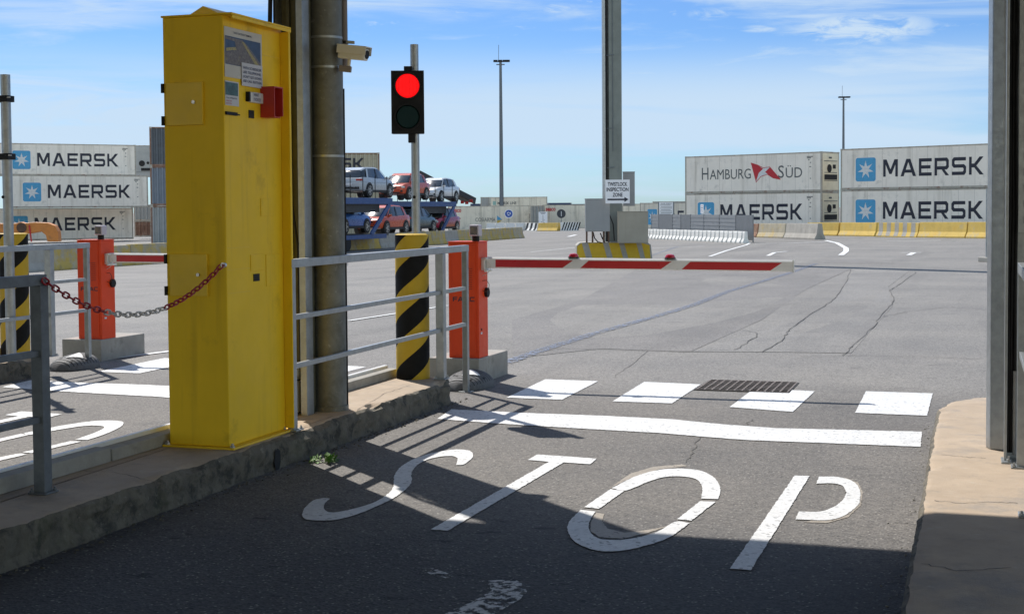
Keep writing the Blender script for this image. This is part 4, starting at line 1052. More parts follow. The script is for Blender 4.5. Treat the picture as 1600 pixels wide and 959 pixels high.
striped_jersey(GT(1375, 370), GT(1439, 371), .85, JYEL, JGREY, 5, 'yellow and grey striped jersey barrier in the row below the containers', 'barrier block')
striped_jersey(GT(822, 360.5), GT(842, 361), .85, JWHT, BLK, 3, 'black and white striped barrier block left of the far yellow one', 'barrier block', lean=-.3)
o = jersey(GT(843, 361), GT(874, 361), .85, JYEL, 'far yellow barrier block between two black and white striped blocks', None)
striped_jersey(GT(876, 361), GT(905, 360.5), .9, JWHT, BLK, 7, 'black and white striped barrier block right of the far yellow one', 'barrier block', lean=-.3)
for (a, b_) in ((762, 775), (776, 790), (792, 806), (808, 820)):
    jersey(GT(a, 360.6), GT(b_, 360.6), .85, JWHT, 'white barrier block seen just over the end of the weathered row', 'white barrier blocks far behind the weathered row')
# white plastic barriers and grey fence
wa, wb = GT(1006, 372.3), GT(1166, 380)
nw = 9
def plastic_barrier(p, q, H):
    d = Vector((q.x-p.x, q.y-p.y, 0)); L = d.length-.03; o = MB(); fl = 3
    w = .5
    # fluted block: alternating thick and thin slices
    N = fl*2
    for i in range(N):
        x0 = L*i/N; x1 = L*(i+1)/N; k = 1.0 if i % 2 == 0 else .70
        pr = [(-w/2*k, 0), (w/2*k, 0), (w/2*k, H*.12), (w*.28*k, H*.42), (w*.24*k, H*.9), (w*.2*k, H), (-w*.2*k, H), (-w*.24*k, H*.9), (-w*.28*k, H*.42), (-w/2*k, H*.12)]
        o.prism(pr, 0, x0+(.001 if i else 0), x1)
    ob = o.build('plastic_barrier', JWHT, None); ob.location = p; ob.rotation_euler = (0, 0, math.atan2(d.y, d.x))
    tag(ob, 'white fluted plastic barrier in the row under the grey slatted fence', 'plastic barrier', 'white plastic barriers under the grey fence')
for i in range(nw):
    plastic_barrier(wa.lerp(wb, i/nw), wa.lerp(wb, (i+1)/nw), .62)
fd = Vector((wb.x-wa.x, wb.y-wa.y, 0)); fl_ = fd.length; fang = math.atan2(fd.y, fd.x)
nrm = Vector((-fd.y, fd.x, 0)).normalized()*.55
fn = thing('site_fence', (wa+nrm).to_tuple(), fang, 'grey metal fence of solid and slatted panels behind the white plastic barriers', 'fence')
zt0 = 1.58
ppos = [0, .085, .24, .33, .43, .56, .70, .84, .975]
for i, t in enumerate(ppos):
    MB().box(fl_*t-.025, fl_*t+.025, -.03, .03, 0, zt0+.02).build('post', FGREY, fn)
for i in range(len(ppos)-1):
    x0 = fl_*ppos[i]+.03; x1 = fl_*ppos[i+1]-.03
    if i in (1, 3, 7): MB().box(x0, x1, -.015, .015, .25, zt0).build('solid_panel', FGREY, fn)
    else:
        b = MB(); b.box(x0, x1, -.008, .008, .25, zt0)
        for j in range(6): z = .3+j*.22; b.box(x0, x1, -.02, -.009, z, z+.11)
        b.build('slatted_panel', FGREY2, fn)
# boards by the fence
bp_ = D(1041, 337, 92); bd = thing('notice_board', (bp_.x, bp_.y, terr(bp_.x, bp_.y)), YAW, 'white information board on two posts behind the grey fence', 'sign')
hz0 = D(1041, 337, 92).z-terr(bp_.x, bp_.y)-.1; hz1 = D(1041, 316, 92).z-terr(bp_.x, bp_.y)
MB().box(-.48, .46, -.02, .02, hz0, hz1).build('board', SIGNW, bd)
for x in (-.5, .48): MB().box(x-.03, x+.03, -.03, .03, 0, hz1+.02).build('post', MASTG, bd)
b = MB()
for i in range(7): z = hz1-.2-i*.1; b.box(-.4+(.05 if i % 2 else 0), .38-(.1 if i % 3 == 0 else 0), -.024, -.021, z, z+.025)
b.build('small_print', LETG, bd)
text('NORME GENERALI', 'lettering', LETB, bd, (-.36, -.021, hz1-.12), (1, 0, 0), (0, 0, 1), .7, .06, .01, .003)
sp_ = D(1097, 333, 74); sg = thing('paper_sign', (sp_.x, sp_.y, sp_.z), fang, 'small white printed sheet fixed to the top of the grey fence', 'sign')
MB().box(-.24, .24, -.01, .01, 0, .46).build('sheet', SIGNW, sg)
b = MB()
for i in range(4): b.box(-.18, .18-.05*(i % 2), -.013, -.011, .08+i*.09, .105+i*.09)
b.build('print', LETBL, sg)

# ------------------------------------------------------------------ containers
def star_pts(r0, r1, n=7):
    return [((r0 if k % 2 == 0 else r1)*math.sin(PI*k/n), (r0 if k % 2 == 0 else r1)*math.cos(PI*k/n)) for k in range(2*n)]
def rounded(w, h, r, n=5):
    out = []
    for cx_, cy_, a0 in ((w-r, h-r, 0), (r, h-r, 90), (r, r, 180), (w-r, r, 270)):
        for k in range(n+1): a = math.radians(a0+90*k/n); out.append((cx_+r*math.cos(a), cy_+r*math.sin(a)))
    return out
def container(p, b_deg, label, body=CWHITE, frame=CFRAME, L=12.19, kind='smooth', group=None, H=2.896, Wd=2.438, ends=('reefer', 'door'), logo=None, anchor='left'):
    rz = YAW-math.radians(b_deg)
    p = Vector(p)
    if anchor == 'right': p = p-Vector((math.cos(rz), math.sin(rz), 0))*L
    o = thing('shipping_container', p.to_tuple(), rz, label, 'container', group)
    fr = MB(); t = .12
    for x in (0, L-t):
        for y in (0, Wd-t): fr.box(x, x+t, y, y+t, 0, H)
    for y in (0, Wd-.08):
        fr.box(t, L-t, y, y+.08, .0, .15); fr.box(t, L-t, y, y+.08, H-.10, H-.012)
    for x in (0, L-t): fr.box(x, x+t, t, Wd-t, 0, .12); fr.box(x, x+t, t, Wd-t, H-.12, H-.005)
    fr.build('frame', frame, o, .008)
    cs = MB()
    for x in (-.006, L-.174):
        for y in (-.006, Wd-.156):
            for z in (-.002, H-.116): cs.box(x, x+.18, y, y+.162, z, z+.118)
    cs.build('corner_castings', CFRAME, o)
    if kind == 'smooth':
        b = MB(); b.box(.05, L-.05, .014, Wd-.014, .06, H-.014)
        b.build('side_panels', body, o)
        rb = MB(); x = 1.0
        while x < L-.6: rb.box(x, x+.012, .0115, .0135, .16, H-.11); x += 1.12
        rb.build('panel_joints', frame, o)
    else:
        b = MB(); pitch = .36; x = t; top = []; 
        pts = []
        while x < L-t-.01:
            pts += [(x, .01), (x+pitch*.25, .01), (x+pitch*.45, .12), (x+pitch*.8, .12)]; x += pitch
        pts = [q for q in pts if q[0] < L-t]; pts.append((L-t, .01))
        poly = pts+[(L-t, Wd-.02), (t, Wd-.02)]
        b.prism(poly, 2, .12, H-.03); b.build('corrugated_sides', body, o)
    for side, e in enumerate(ends):
        sx_ = 0 if side == 0 else L; sg_ = -1 if side == 0 else 1
        if e == 'reefer':
            q = MB(); q.box(sx_-(.0 if sg_ < 0 else .01), sx_+(.01 if sg_ < 0 else .0), .12, Wd-.12, .12, H-.12); u_ = q.build('cooling_unit', CREAM if body is not CWHITE2 else CWHITE, o)
            e0 = sx_+sg_*.004
            def bxx(nm, y0_, y1_, z0_, z1_, m, th_=.02, par=u_):
                MB().box(min(e0, e0+sg_*th_), max(e0, e0+sg_*th_), y0_, y1_, z0_, z1_).build(nm, m, par)
            f_ = MB(); n = 24; yc_, zc_ = Wd*.42, H*.58
            for k, xx in enumerate((e0, e0+sg_*.025)): f_.v += [(xx, yc_+.30*math.cos(2*PI*i/n), zc_+.30*math.sin(2*PI*i/n)) for i in range(n)]
            f_.f += [list(range(n)), list(range(n, 2*n))]+[[i, (i+1) % n, n+(i+1) % n, n+i] for i in range(n)]; f_.m += [0]*len(f_.f)
            f_.build('fan', DARK, u_)
            bxx('compressor_bay', .35, Wd-.35, H*.30, H*.43, DARK)
            bxx('controller', Wd*.62, Wd*.78, H*.58, H*.68, DARK)
            bxx('grille', .35, Wd-.4, H*.47, H*.485, LETG); bxx('grille', .3, Wd-.3, H*.76, H*.775, LETG); bxx('grille', .3, Wd-.3, H*.27, H*.285, LETG)
            bxx('label_plate', Wd*.4, Wd*.55, H*.83, H*.87, LETG)
        elif e == 'door':
            e0 = sx_+sg_*.004
            for j in range(2):
                y0_ = .13 if j == 0 else Wd/2+.01; y1_ = Wd/2-.01 if j == 0 else Wd-.13
                dr = MB().box(min(e0, e0-sg_*.03), max(e0, e0-sg_*.03), y0_, y1_, .13, H-.13).build('door', body, o)
                for yy in (y0_+.22, y1_-.28):
                    MB().box(min(e0+sg_*.002, e0+sg_*.045), max(e0+sg_*.002, e0+sg_*.045), yy, yy+.05, .15, H-.15).build('locking_bar', frame, dr)
    R = (1, 0, 0); U = (0, 0, 1)
    if logo == 'star':
        zb = H*.20; es = 1.55
        x0 = 1.2
        b = MB(); b.poly([(x0+a, .008, zb+c) for a, c in rounded(es, es*1.06, .16)]); em = b.build('emblem', MBLUE, o)
        b = MB(); b.poly([(x0+es/2+a, .0045, zb+es*.52+c) for a, c in star_pts(.64, .25)]); b.build('star', MWHITE, em)
        vs, fs = block_word('MAERSK', .24); put2d(vs, fs, 'lettering', LETB, o, (3.32, .012, H*.30), R, U, 7.25, 1.18, .006)
        small_marks(o, L, H)
    return o
def small_marks(o, L, H, x=None):
    x = x or L-1.25
    for i, (dx, dz, w) in enumerate(((0, .32, .5), (0, .42, .35), (.1, .55, .12), (.25, .75, .10), (.2, 1.05, .16), (.25, 1.9, .1))):
        MB().box(x+dx, x+dx+w, .004, .012, H-dz-.06, H-dz).build('stencil_mark', LETG, o)
def corner(u, dep, z=None):
    p = D(u, 330, dep); p.z = terr(p.x, p.y) if z is None else z; return p
# --- right stack
pr = corner(1313, 99.7); zR = EYE-(361.0-323.6)/22.07-.02
LAB = 'white {} container with blue star emblem and black MAERSK lettering, {}'
pr.z = zR
container(pr, 43.5, LAB.format('reefer', 'lower right above yellow barriers'), logo='star')
p = pr.copy(); p.z += 2.905
container(p, 43.2, LAB.format('reefer', 'upper right'), logo='star')
ph_ = D(1284, 330, 101.85); ph_.z = EYE-(362.3-323.8)/21.6
container(ph_, 43.5, 'white container with MAERSK lettering and a blue emblem half hidden behind the grey fence', ends=('door', 'reefer'), logo='star', anchor='right', body=CWHITE)
p = ph_.copy(); p.z += 2.905
hs_ = container(p, 43.5, 'white container with grey HAMBURG SUD lettering and a red flag, topmost above the fence', ends=('door', 'reefer'), anchor='right', body=CWHITE)
Rr_ = (1, 0, 0); Uu = (0, 0, 1)
text('H', 'lettering', LETG, hs_, (1.6, .012, 1.05), Rr_, Uu, .62, .92, 0, .006)
text('AMBURG', 'lettering', LETG, hs_, (2.35, .012, 1.05), Rr_, Uu, 3.75, .76, 0, .006)
text('S', 'lettering', LETG, hs_, (8.5, .012, 1.05), Rr_, Uu, .5, .92, 0, .006)
text('ÜD', 'lettering', LETG, hs_, (9.15, .012, 1.05), Rr_, Uu, 1.4, .92, 0, .006)
fg = MB().poly([(x, .0095, z) for x, z in ((6.1, 2.23), (6.69, 2.06), (7.2, 1.83), (7.77, 1.89), (8.7, .94), (8.07, 1.06), (7.58, 1.34), (7.0, 1.2), (6.55, .77))]).build('flag_emblem', MWHITE, hs_)
MB().poly([(x, .006, z) for x, z in ((6.1, 2.23), (6.69, 2.06), (7.18, 1.76), (6.8, 1.46), (6.55, .80))]).build('flag_red', LETR, fg)
MB().poly([(x, .006, z) for x, z in ((7.36, 1.52), (7.77, 1.85), (8.66, .96), (8.07, 1.08), (7.58, 1.36))]).build('flag_red', LETR, fg)
for ln_ in ([(6.1, 2.23), (6.69, 2.06), (7.2, 1.83), (7.77, 1.89), (8.7, .94)], [(6.55, .77), (7.0, 1.2), (7.58, 1.34), (8.07, 1.06), (8.7, .94)]):
    MB().tube([(x, .004, z) for x, z in ln_], .022, 5).build('flag_outline', LETR, fg)
small_marks(hs_, 12.19, 2.9)
# --- right, further
pm = D(1000, 330, 150); pm.z = EYE-(342-325.7)/(2200/150)-.9
c_ = container((pm.x, pm.y, D(1000, 317, 150).z-2.9), 55, 'off white container with a blue emblem and black lettering far behind the notice board', body=CWHITE2, logo='star')
pm = D(972, 330, 158); container((pm.x, pm.y, D(972, 318.5, 158).z-2.9), 0, 'off white container far off, just behind the middle mast', body=CWHITE2, L=3.0, ends=())
pm = D(1020, 330, 170); container((pm.x, pm.y, D(1020, 314.8, 170).z-2.6), 5, 'blue grey container roof showing over the far off white one', body=CGREY2, L=6, H=2.6)
# --- centre
def fartext(s, o, x, z, w, h, m=LETG, bold=0): text(s, 'lettering', m, o, (x, .012, z), (1, 0, 0), (0, 0, 1), w, h, bold, .01)
d1 = 165
pm = D(700, 330, d1); o = container((pm.x, pm.y, D(700, 322, d1).z-2.9), -3, 'off white container with COSIARMA lettering and a coloured triangle, behind the blue round sign', body=CWHITE2, L=9.6)
fartext('seaco', o, .4, 2.15, 1.15, .38, LETR, .03); fartext('COSIARMA', o, 3.2, 1.05, 2.35, .45, LETG, 0)
b = MB(); b.poly([(5.75, .005, .75), (5.75, .005, 1.75), (6.35, .005, 1.25)]); b.build('emblem', MBLUE, o); b = MB(); b.poly([(5.75, .001, .75), (5.75, .001, 1.2), (6.35, .001, 1.25)]); b.build('emblem', JYEL, o)
pm = D(828, 330, d1-3); o = container((pm.x, pm.y, D(828, 321, d1-3).z-2.9), 0, 'grey corrugated container end with dark door bars between two far white containers', body=CGREY3, kind='corr', L=1.7)
b = MB()
for x in (.2, .55, .95, 1.3): b.box(x, x+.07, -.05, -.01, .15, 2.75)
b.build('locking_bars', CFRAME, o)
pm = D(848, 330, d1); o = container((pm.x, pm.y, D(848, 320, d1).z-2.9), 1, 'long off white container with red seaco lettering behind the black round sign', body=CWHITE2, L=9.6)
fartext('seaco', o, .35, 2.15, 1.15, .38, LETR, .03)
pm = D(766, 330, 185); o = container((pm.x, pm.y, D(766, 308, 185).z-2.6), 0, 'off white container with pale green emblem and MAERSK LINE lettering, second tier', body=CWHITE2, L=7.5, H=2.6, ends=('reefer', ''))
b = MB(); b.poly([(.35+a, .008, 1.55+c) for a, c in rounded(.42, .5, .08)]); b.build('emblem', mat('pale_green', (.25, .42, .38), .6), o); fartext('MAERSK LINE', o, .95, 1.6, 2.5, .38, LETG, .02)
pm = D(751, 330, 187); container((pm.x, pm.y, D(751, 308, 187).z-2.6), 0, 'grey container end with a dark vent beside the second tier white container', body=CGREY3, L=1.2, H=2.6, ends=())
for (u0, u1, v, dd, n_) in ((735, 751, 318.3, 200, 'left of the second tier white container'), (856, 893, 317, 200, 'right of the second tier white container'), (893, 915, 318.8, 201, 'beside the grey cabinet')):
    pm = D(u0, 330, dd); container((pm.x, pm.y, D(u0, v, dd).z-2.6), 0, 'navy blue container top above the far white containers, '+n_, body=CNAVY, frame=CNAVY, L=(u1-u0)/2200*dd, H=2.6, ends=())
# --- left stack
def LC(u, dep, k, label, ends=('door', ''), **kw):
    p = D(u, 330, dep); rz = YAW+math.radians(30); p.z = EYE-2.44-.03+2.905*k
    return container(p, -30, label, logo='star', anchor='right', **kw)
LC(208, 131, 0, LAB.format('reefer', 'bottom of left stack'))
LC(232, 128.6, 1, LAB.format('reefer', 'middle of left stack'))
LC(214, 131, 2, LAB.format('reefer', 'top of left stack'))
for k in range(3):
    p = D(-30, 330, 123-k*.3); p.z = EYE-2.47+2.905*k
    container(p, -30, ('lowest', 'middle', 'topmost')[k]+' off white container cut by the left edge of the photo', anchor='right', body=CWHITE2)
p = D(205, 330, 143); p.z = D(215, 227, 143).z-2.9
container(p, 0, 'off white reefer machinery end between the white stack and the blue grey stack', body=CGREY3, L=2.6, ends=())
o = bpy.data.objects.get('x')
u_ = thing('shipping_container', (D(206, 330, 141).x, D(206, 330, 141).y, D(206, 276, 141).z), YAW, 'pale reefer end with a round fan, between top white container and dark stack', 'container')
MB().box(0, 2.44, 0, 3, 0, 2.9).build('cooling_unit', CGREY3, u_, .02)
MB().tube([(1.1, -.03, 1.3), (1.1, .0, 1.3)], .3, 20).build('fan', DARK, u_); MB().tube([(1.7, -.03, 1.35), (1.7, .0, 1.35)], .14, 14).build('fan', DARK, u_)
MB().box(1.0, 2.0, -.02, .0, .55, .85).build('compressor_bay', DARK, u_); MB().box(.3, 2.2, -.015, 0, .42, .46).build('grille', LETG, u_)
for k, (bm_, lab) in enumerate(((CGREY3, 'pale grey corrugated container under the rusty end, bottom of the narrow gap stack'),)):
    p = D(209, 330, 140); p.z = EYE-2.45
    container(p, 0, 'brown rusty corrugated container low in the gap between the white and the blue grey stacks', body=CRUST, kind='corr', L=1.75, H=1.6, ends=())
    p = p.copy(); p.z += 1.6
    container(p, 0, 'pale grey corrugated container above the rusty one in the gap between the stacks', body=CGREY3, kind='corr', L=1.75, H=1.6, ends=())
for k, (bm_, lab) in enumerate(((CGREY3, 'grey corrugated container with brown corner, bottom of stack behind yellow machine'), (CGREY2, 'light blue grey corrugated container, middle of stack behind yellow machine'), (CGREY, 'dark blue grey corrugated container, worn paint, top of stack behind yellow machine'))):
    p = D(235.5, 330, 104); p.z = EYE-2.43+2.905*k
    container(p, -12, lab, body=bm_, kind='corr', L=11.0, frame=CRUST, ends=())
p = D(594, 330, 118); p.z = D(594, 238.5, 118).z-2.9
o = container(p, -8, 'beige corrugated container with black MAERSK lettering high behind the car carrier', body=CBEIGE, kind='corr', anchor='right', frame=CRUST, ends=())
vs, fs = block_word('MAERSK', .22); put2d(vs, fs, 'lettering', LETB, o, (4.6, .006, 1.5), (1, 0, 0), (0, 0, 1), 6.3, .95, .01)
for k in (1, 2): 
    p2_ = p.copy(); p2_.z -= 2.905*k
    container(p2_, -8, ('beige corrugated container one below the lettered beige one', 'lowest beige corrugated container hidden behind the car carrier')[k-1], body=CBEIGE, kind='corr', anchor='right', frame=CRUST, ends=())

# ------------------------------------------------------------------ round road signs, notice
def roundsign(u, v, dep, m1, label, blue=False):
    p = D(u, v, dep); z = terr(p.x, p.y); o = thing('road_sign', (p.x, p.y, z), YAW, label, 'road sign'); h = p.z-z
    MB().tube([(0, .03, 0), (0, .03, h)], .03, 8).build('post', MASTG, o)
    MB().tube([(0, -.01, h), (0, .01, h)], .50, 32).build('disc', m1, o)
    if blue:
        Tt = Matrix.Translation((0, 0, h)); ring_(.43, .50, -.016, -.011, 0, Tt, 32).build('rim', SIGNW, o)
        for k in range(3):
            a0 = math.radians(90+120*k); b = MB()
            pts = [(.20*math.cos(a0+math.radians(t)), .20*math.sin(a0+math.radians(t))) for t in (0, 20, 40, 60)]+[(.13*math.cos(a0+math.radians(t)), .13*math.sin(a0+math.radians(t))) for t in (60, 40, 20, 0)]
            b.poly([(x, -.013, h+y) for x, y in pts])
            a1 = a0+math.radians(60); b.poly([(.25*math.cos(a1), -.013, h+.25*math.sin(a1)), (.165*math.cos(a1+.55), -.013, h+.165*math.sin(a1+.55)), (.08*math.cos(a1), -.013, h+.08*math.sin(a1))])
            b.build('arrow', SIGNW, o)
    else: MB().box(-.03, .03, -.016, -.011, h-.28, h+.28).build('bar', SIGNW, o)
roundsign(795, 334, 160, mat('sign_blue', (.02, .08, .35), .4), 'blue round roundabout sign with white arrows in front of the far white container', True)
roundsign(877, 334, 160, mat('sign_dark', (.03, .035, .045), .5), 'dark back of a round sign in front of the far white container')
p = D(848.5, 353, 159); z = terr(p.x, p.y)
o = thing('direction_board', (p.x, p.y, z), YAW, 'white direction board with small black symbols right of the dark door bars', 'sign')
h0 = D(848, 354, 159).z-z; h1 = D(848, 331, 159).z-z
MB().box(-.5, .5, -.02, .02, h0, h1).build('board', SIGNW, o); 
for x in (-.3, .3): MB().box(x-.03, x+.03, .021, .06, 0, h1).build('post', MASTG, o)
b = MB(); b.box(-.02, .02, -.024, -.021, h0+.1, h1-.35).box(-.3, .3, -.024, -.021, h1-.14, h1-.09).box(-.2, .2, -.024, -.021, h1-.24, h1-.2).box(.05, .22, -.024, -.021, h0+.38, h0+.44).box(-.22, -.1, -.024, -.021, h0+.5, h0+.54).box(.1, .2, -.024, -.021, h0+.7, h0+.74); b.build('symbols', LETB, o)
MB().tube([(-.24, -.024, h0+.18), (-.24, -.021, h0+.18)], .07, 12).build('red_symbol', LETR, o)

# ------------------------------------------------------------------ middle mast with cabinets and sign
mb0 = GT(960, 401); dm = 49.5
def md(u, v, dep=dm): return D(u, v, dep)
mzz = mb0.z
cbz = md(960, 378).z
org = md(960, 400); org.z = mzz
blk = thing('concrete_base', org.to_tuple(), YAW, 'concrete block with slanted yellow and grey stripes under the middle mast', 'concrete base')
xw = lambda u, dep=dm: (u-960)/2200*dep
hb_ = cbz-mzz
prb = [(xw(901), 0), (xw(901), hb_-.12), (xw(906), hb_-.02), (xw(916), hb_), (xw(1010), hb_), (xw(1017), hb_-.1), (xw(1020), 0)]
MB().prism(prb, 1, 0, 1.3).build('block', CONC, blk, .02)
b = MB()
for i, (u0, u1) in enumerate(((901, 913), (923, 946), (955, 971), (979, 998))):
    xa, xb = xw(u0), xw(u1); k = .09
    z1_ = hb_-.03; 
    b.add([(xa+(k if i else 0), -.006, .005), (xb+k, -.006, .005), (xb-k, -.006, z1_), (xa-(k if i else -.02), -.006, z1_ if i else hb_-.14)], [(0, 1, 2, 3)])
b.build('yellow_stripes', BOLY, blk)
b = MB(); b.poly([(xw(1006)+.07, -.004, .01), (xw(1017), -.004, .01), (xw(1015), -.004, hb_-.12), (xw(1005)-.06, -.004, hb_-.04)]); b.build('yellow_stripes', BOLY, blk)
ms = thing('steel_mast', (org+Vector((-SY, CY, 0))*.45+Vector((0, 0, hb_))).to_tuple(), YAW, 'tall grey H section steel mast in the middle of the yard, carrying the inspection sign', 'mast')
x0, x1 = xw(944, 50), xw(973, 50); Hm = 21
MB().box(x0, x0+.10, -.05, .35, 0, Hm).build('left_flange', GALV, ms, .01)
MB().box(x0+.10, x1, .20, .30, 0, Hm).build('web', GALVD, ms)
MB().box(x0+.22, x1+.02, .0, .08, 0, Hm).build('right_flange', mat('mast_grey_green', (.17, .19, .175), .5, .2, .15, 2), ms, .01)
MB().box(x0+.11, x0+.17, .05, .19, 0, Hm).build('cable_run', BLK, ms)
MB().tube([(x1-.30, -.015, 3.2), (x1-.31, -.015, Hm)], .012, 6).build('conduit', MASTG, ms)
for v in (85, 200, 262): z = md(960, v).z-mzz-hb_; MB().tube([(x0+.15, -.03, z), (x1-.25, -.03, z+.03)], .014, 6).build('cable_clip', MASTG, ms)
def cabinet(u0, u1, v0, v1, dep, depth, m, label, legs=None, rz=0, split=None):
    a = D(u0, v1, dep); b2 = D(u1, v0, dep); w = (u1-u0)/2200*dep; h = b2.z-a.z
    o = thing('equipment_cabinet', a.to_tuple(), YAW+rz, label, 'cabinet')
    MB().box(0, w, 0, depth, 0, h).build('housing', m, o, .012)
    MB().box(-.012, w+.012, -.012, depth, h, h+.02).build('lid', m, o, .004)
    if split: MB().box(.02, w*split, -.008, 0, .03, h-.03).build('door', m, o, .004)
    if legs:
        for x in legs: MB().box(w*x-.03, w*x+.03, .05, .10, -legs_h, 0).build('leg', RUST, o)
    return o
legs_h = md(930, 362, 48.6).z-(mzz+hb_)
cabinet(915, 953, 311, 362, 48.9, .40, BOXG, 'grey steel cabinet on legs left of the middle mast', (.05, .29, .75, .95), split=.72)
cabinet(966, 1013, 331, 380, 48.9, .40, BOXB, 'beige steel cabinet standing on the striped block right of the mast', split=.25)
cabinet(974, 992, 269, 322, 50.4, .30, BOXG, 'narrow grey box mounted high behind the mast')
MB_ = thing('loose_cables', md(950, 378, 48.95).to_tuple(), YAW, 'black cables hanging down between the cabinets at the mast foot', 'cables')
o_ = MB_.location
for pts in ([(927, 363), (929, 372), (934, 378), (940, 379)], [(948, 322), (952, 335), (958, 350), (960, 376)], [(938, 364), (941, 372), (945, 379)]):
    MB().tube([Matrix.Rotation(-YAW, 4, 'Z') @ (D(u, v, 49.0 if u < 945 else 49.2)-o_) for u, v in pts], .02, 6).build('cable', BLK, MB_, smooth=True)
sg_ = D(946, 318, 48.75); sw = 38/2200*48.75; sh = D(946, 281, 48.75).z-sg_.z
si = thing('inspection_sign', sg_.to_tuple(), YAW, 'white sign reading TWISTLOCK INSPECTION ZONE with a black arrow on the mast', 'sign')
MB().box(0, sw, 0, .012, 0, sh).build('plate', SIGNW, si)
for i, (s, w) in enumerate((('TWISTLOCK', .80), ('INSPECTION', .90), ('ZONE', .40))):
    text(s, 'lettering', LETB, si, (sw*(1-w)/2, 0, sh*(.73-.225*i)), (1, 0, 0), (0, 0, 1), sw*w, sh*.165, .022, .006)
b = MB(); b.add([(sw*.08, -.004, sh*.13), (sw*.78, -.004, sh*.13), (sw*.78, -.004, sh*.06), (sw*.95, -.004, sh*.165), (sw*.78, -.004, sh*.27), (sw*.78, -.004, sh*.20), (sw*.08, -.004, sh*.20)], [tuple(range(7))]); b.build('arrow', LETB, si)

# ------------------------------------------------------------------ light masts
def mast(u, vtop, dep, label):
    p = D(u, vtop, dep); z = terr(p.x, p.y); o = thing('light_mast', (p.x, p.y, z), YAW, label, 'light mast', 'high light masts over the port'); h = p.z-z
    MB().tube([(0, 0, 0), (0, 0, h)], [.30, .17], 12).build('pole', MASTG, o, smooth=True)
    MB().tube([(-.55, 0, h-.35), (.55, 0, h-.35)], .07, 8).build('head_frame', MASTG, o)
    MB().tube([(-.25, 0, h), (-.22, 0, h+2.2)], .03, 6).build('lightning_rod', MASTG, o)
    for x, s in ((-.65, 1), (-.05, 1), (.65, 1.4), (1.0, .8)):
        b = MB(); b.box(x-.28*s, x+.28*s, -.3, .3, h-.02, h+.24); b.build('floodlight', BLK, o, .05)
    MB().tube([(-.7, 0, h), (1.0, 0, h)], .05, 6).build('crossarm', MASTG, o)
mast(782, 97, 185, 'slim light mast standing behind the far white containers left of the middle mast')
mast(1318, 153, 260, 'slim light mast rising behind the containers on the right')

# ------------------------------------------------------------------ mesh gate at the right
p = GT(1541, 409); gz = thing('mesh_panel', p.to_tuple(), YAW-math.radians(70), 'narrow wire mesh fence panel in a concrete foot, left of the right column', 'fence')
hh_ = D(1541, 301, (p-Vector((0, 0, 0))).xy.length*math.cos(0)).z-p.z
hh_ = 2.2
MB().box(-.2, .5, -.15, .15, 0, .14).build('foot', CONC, gz, .02)
for x in (0, 1.2): MB().tube([(x, 0, .1), (x, 0, hh_)], .022, 8).build('tube_frame', GALV, gz)
b = MB()
for i in range(8): z = .2+i*(hh_-.25)/7; b.tube([(0, 0, z), (1.2, 0, z)], .010, 5)
b.build('mesh_wires', GALV, gz)
b = MB()
for i in range(16): x = .05+i*.075; b.tube([(x, 0, .2), (x, 0, hh_-.05)], .004, 4)
b.build('mesh_wires', GALV, gz)

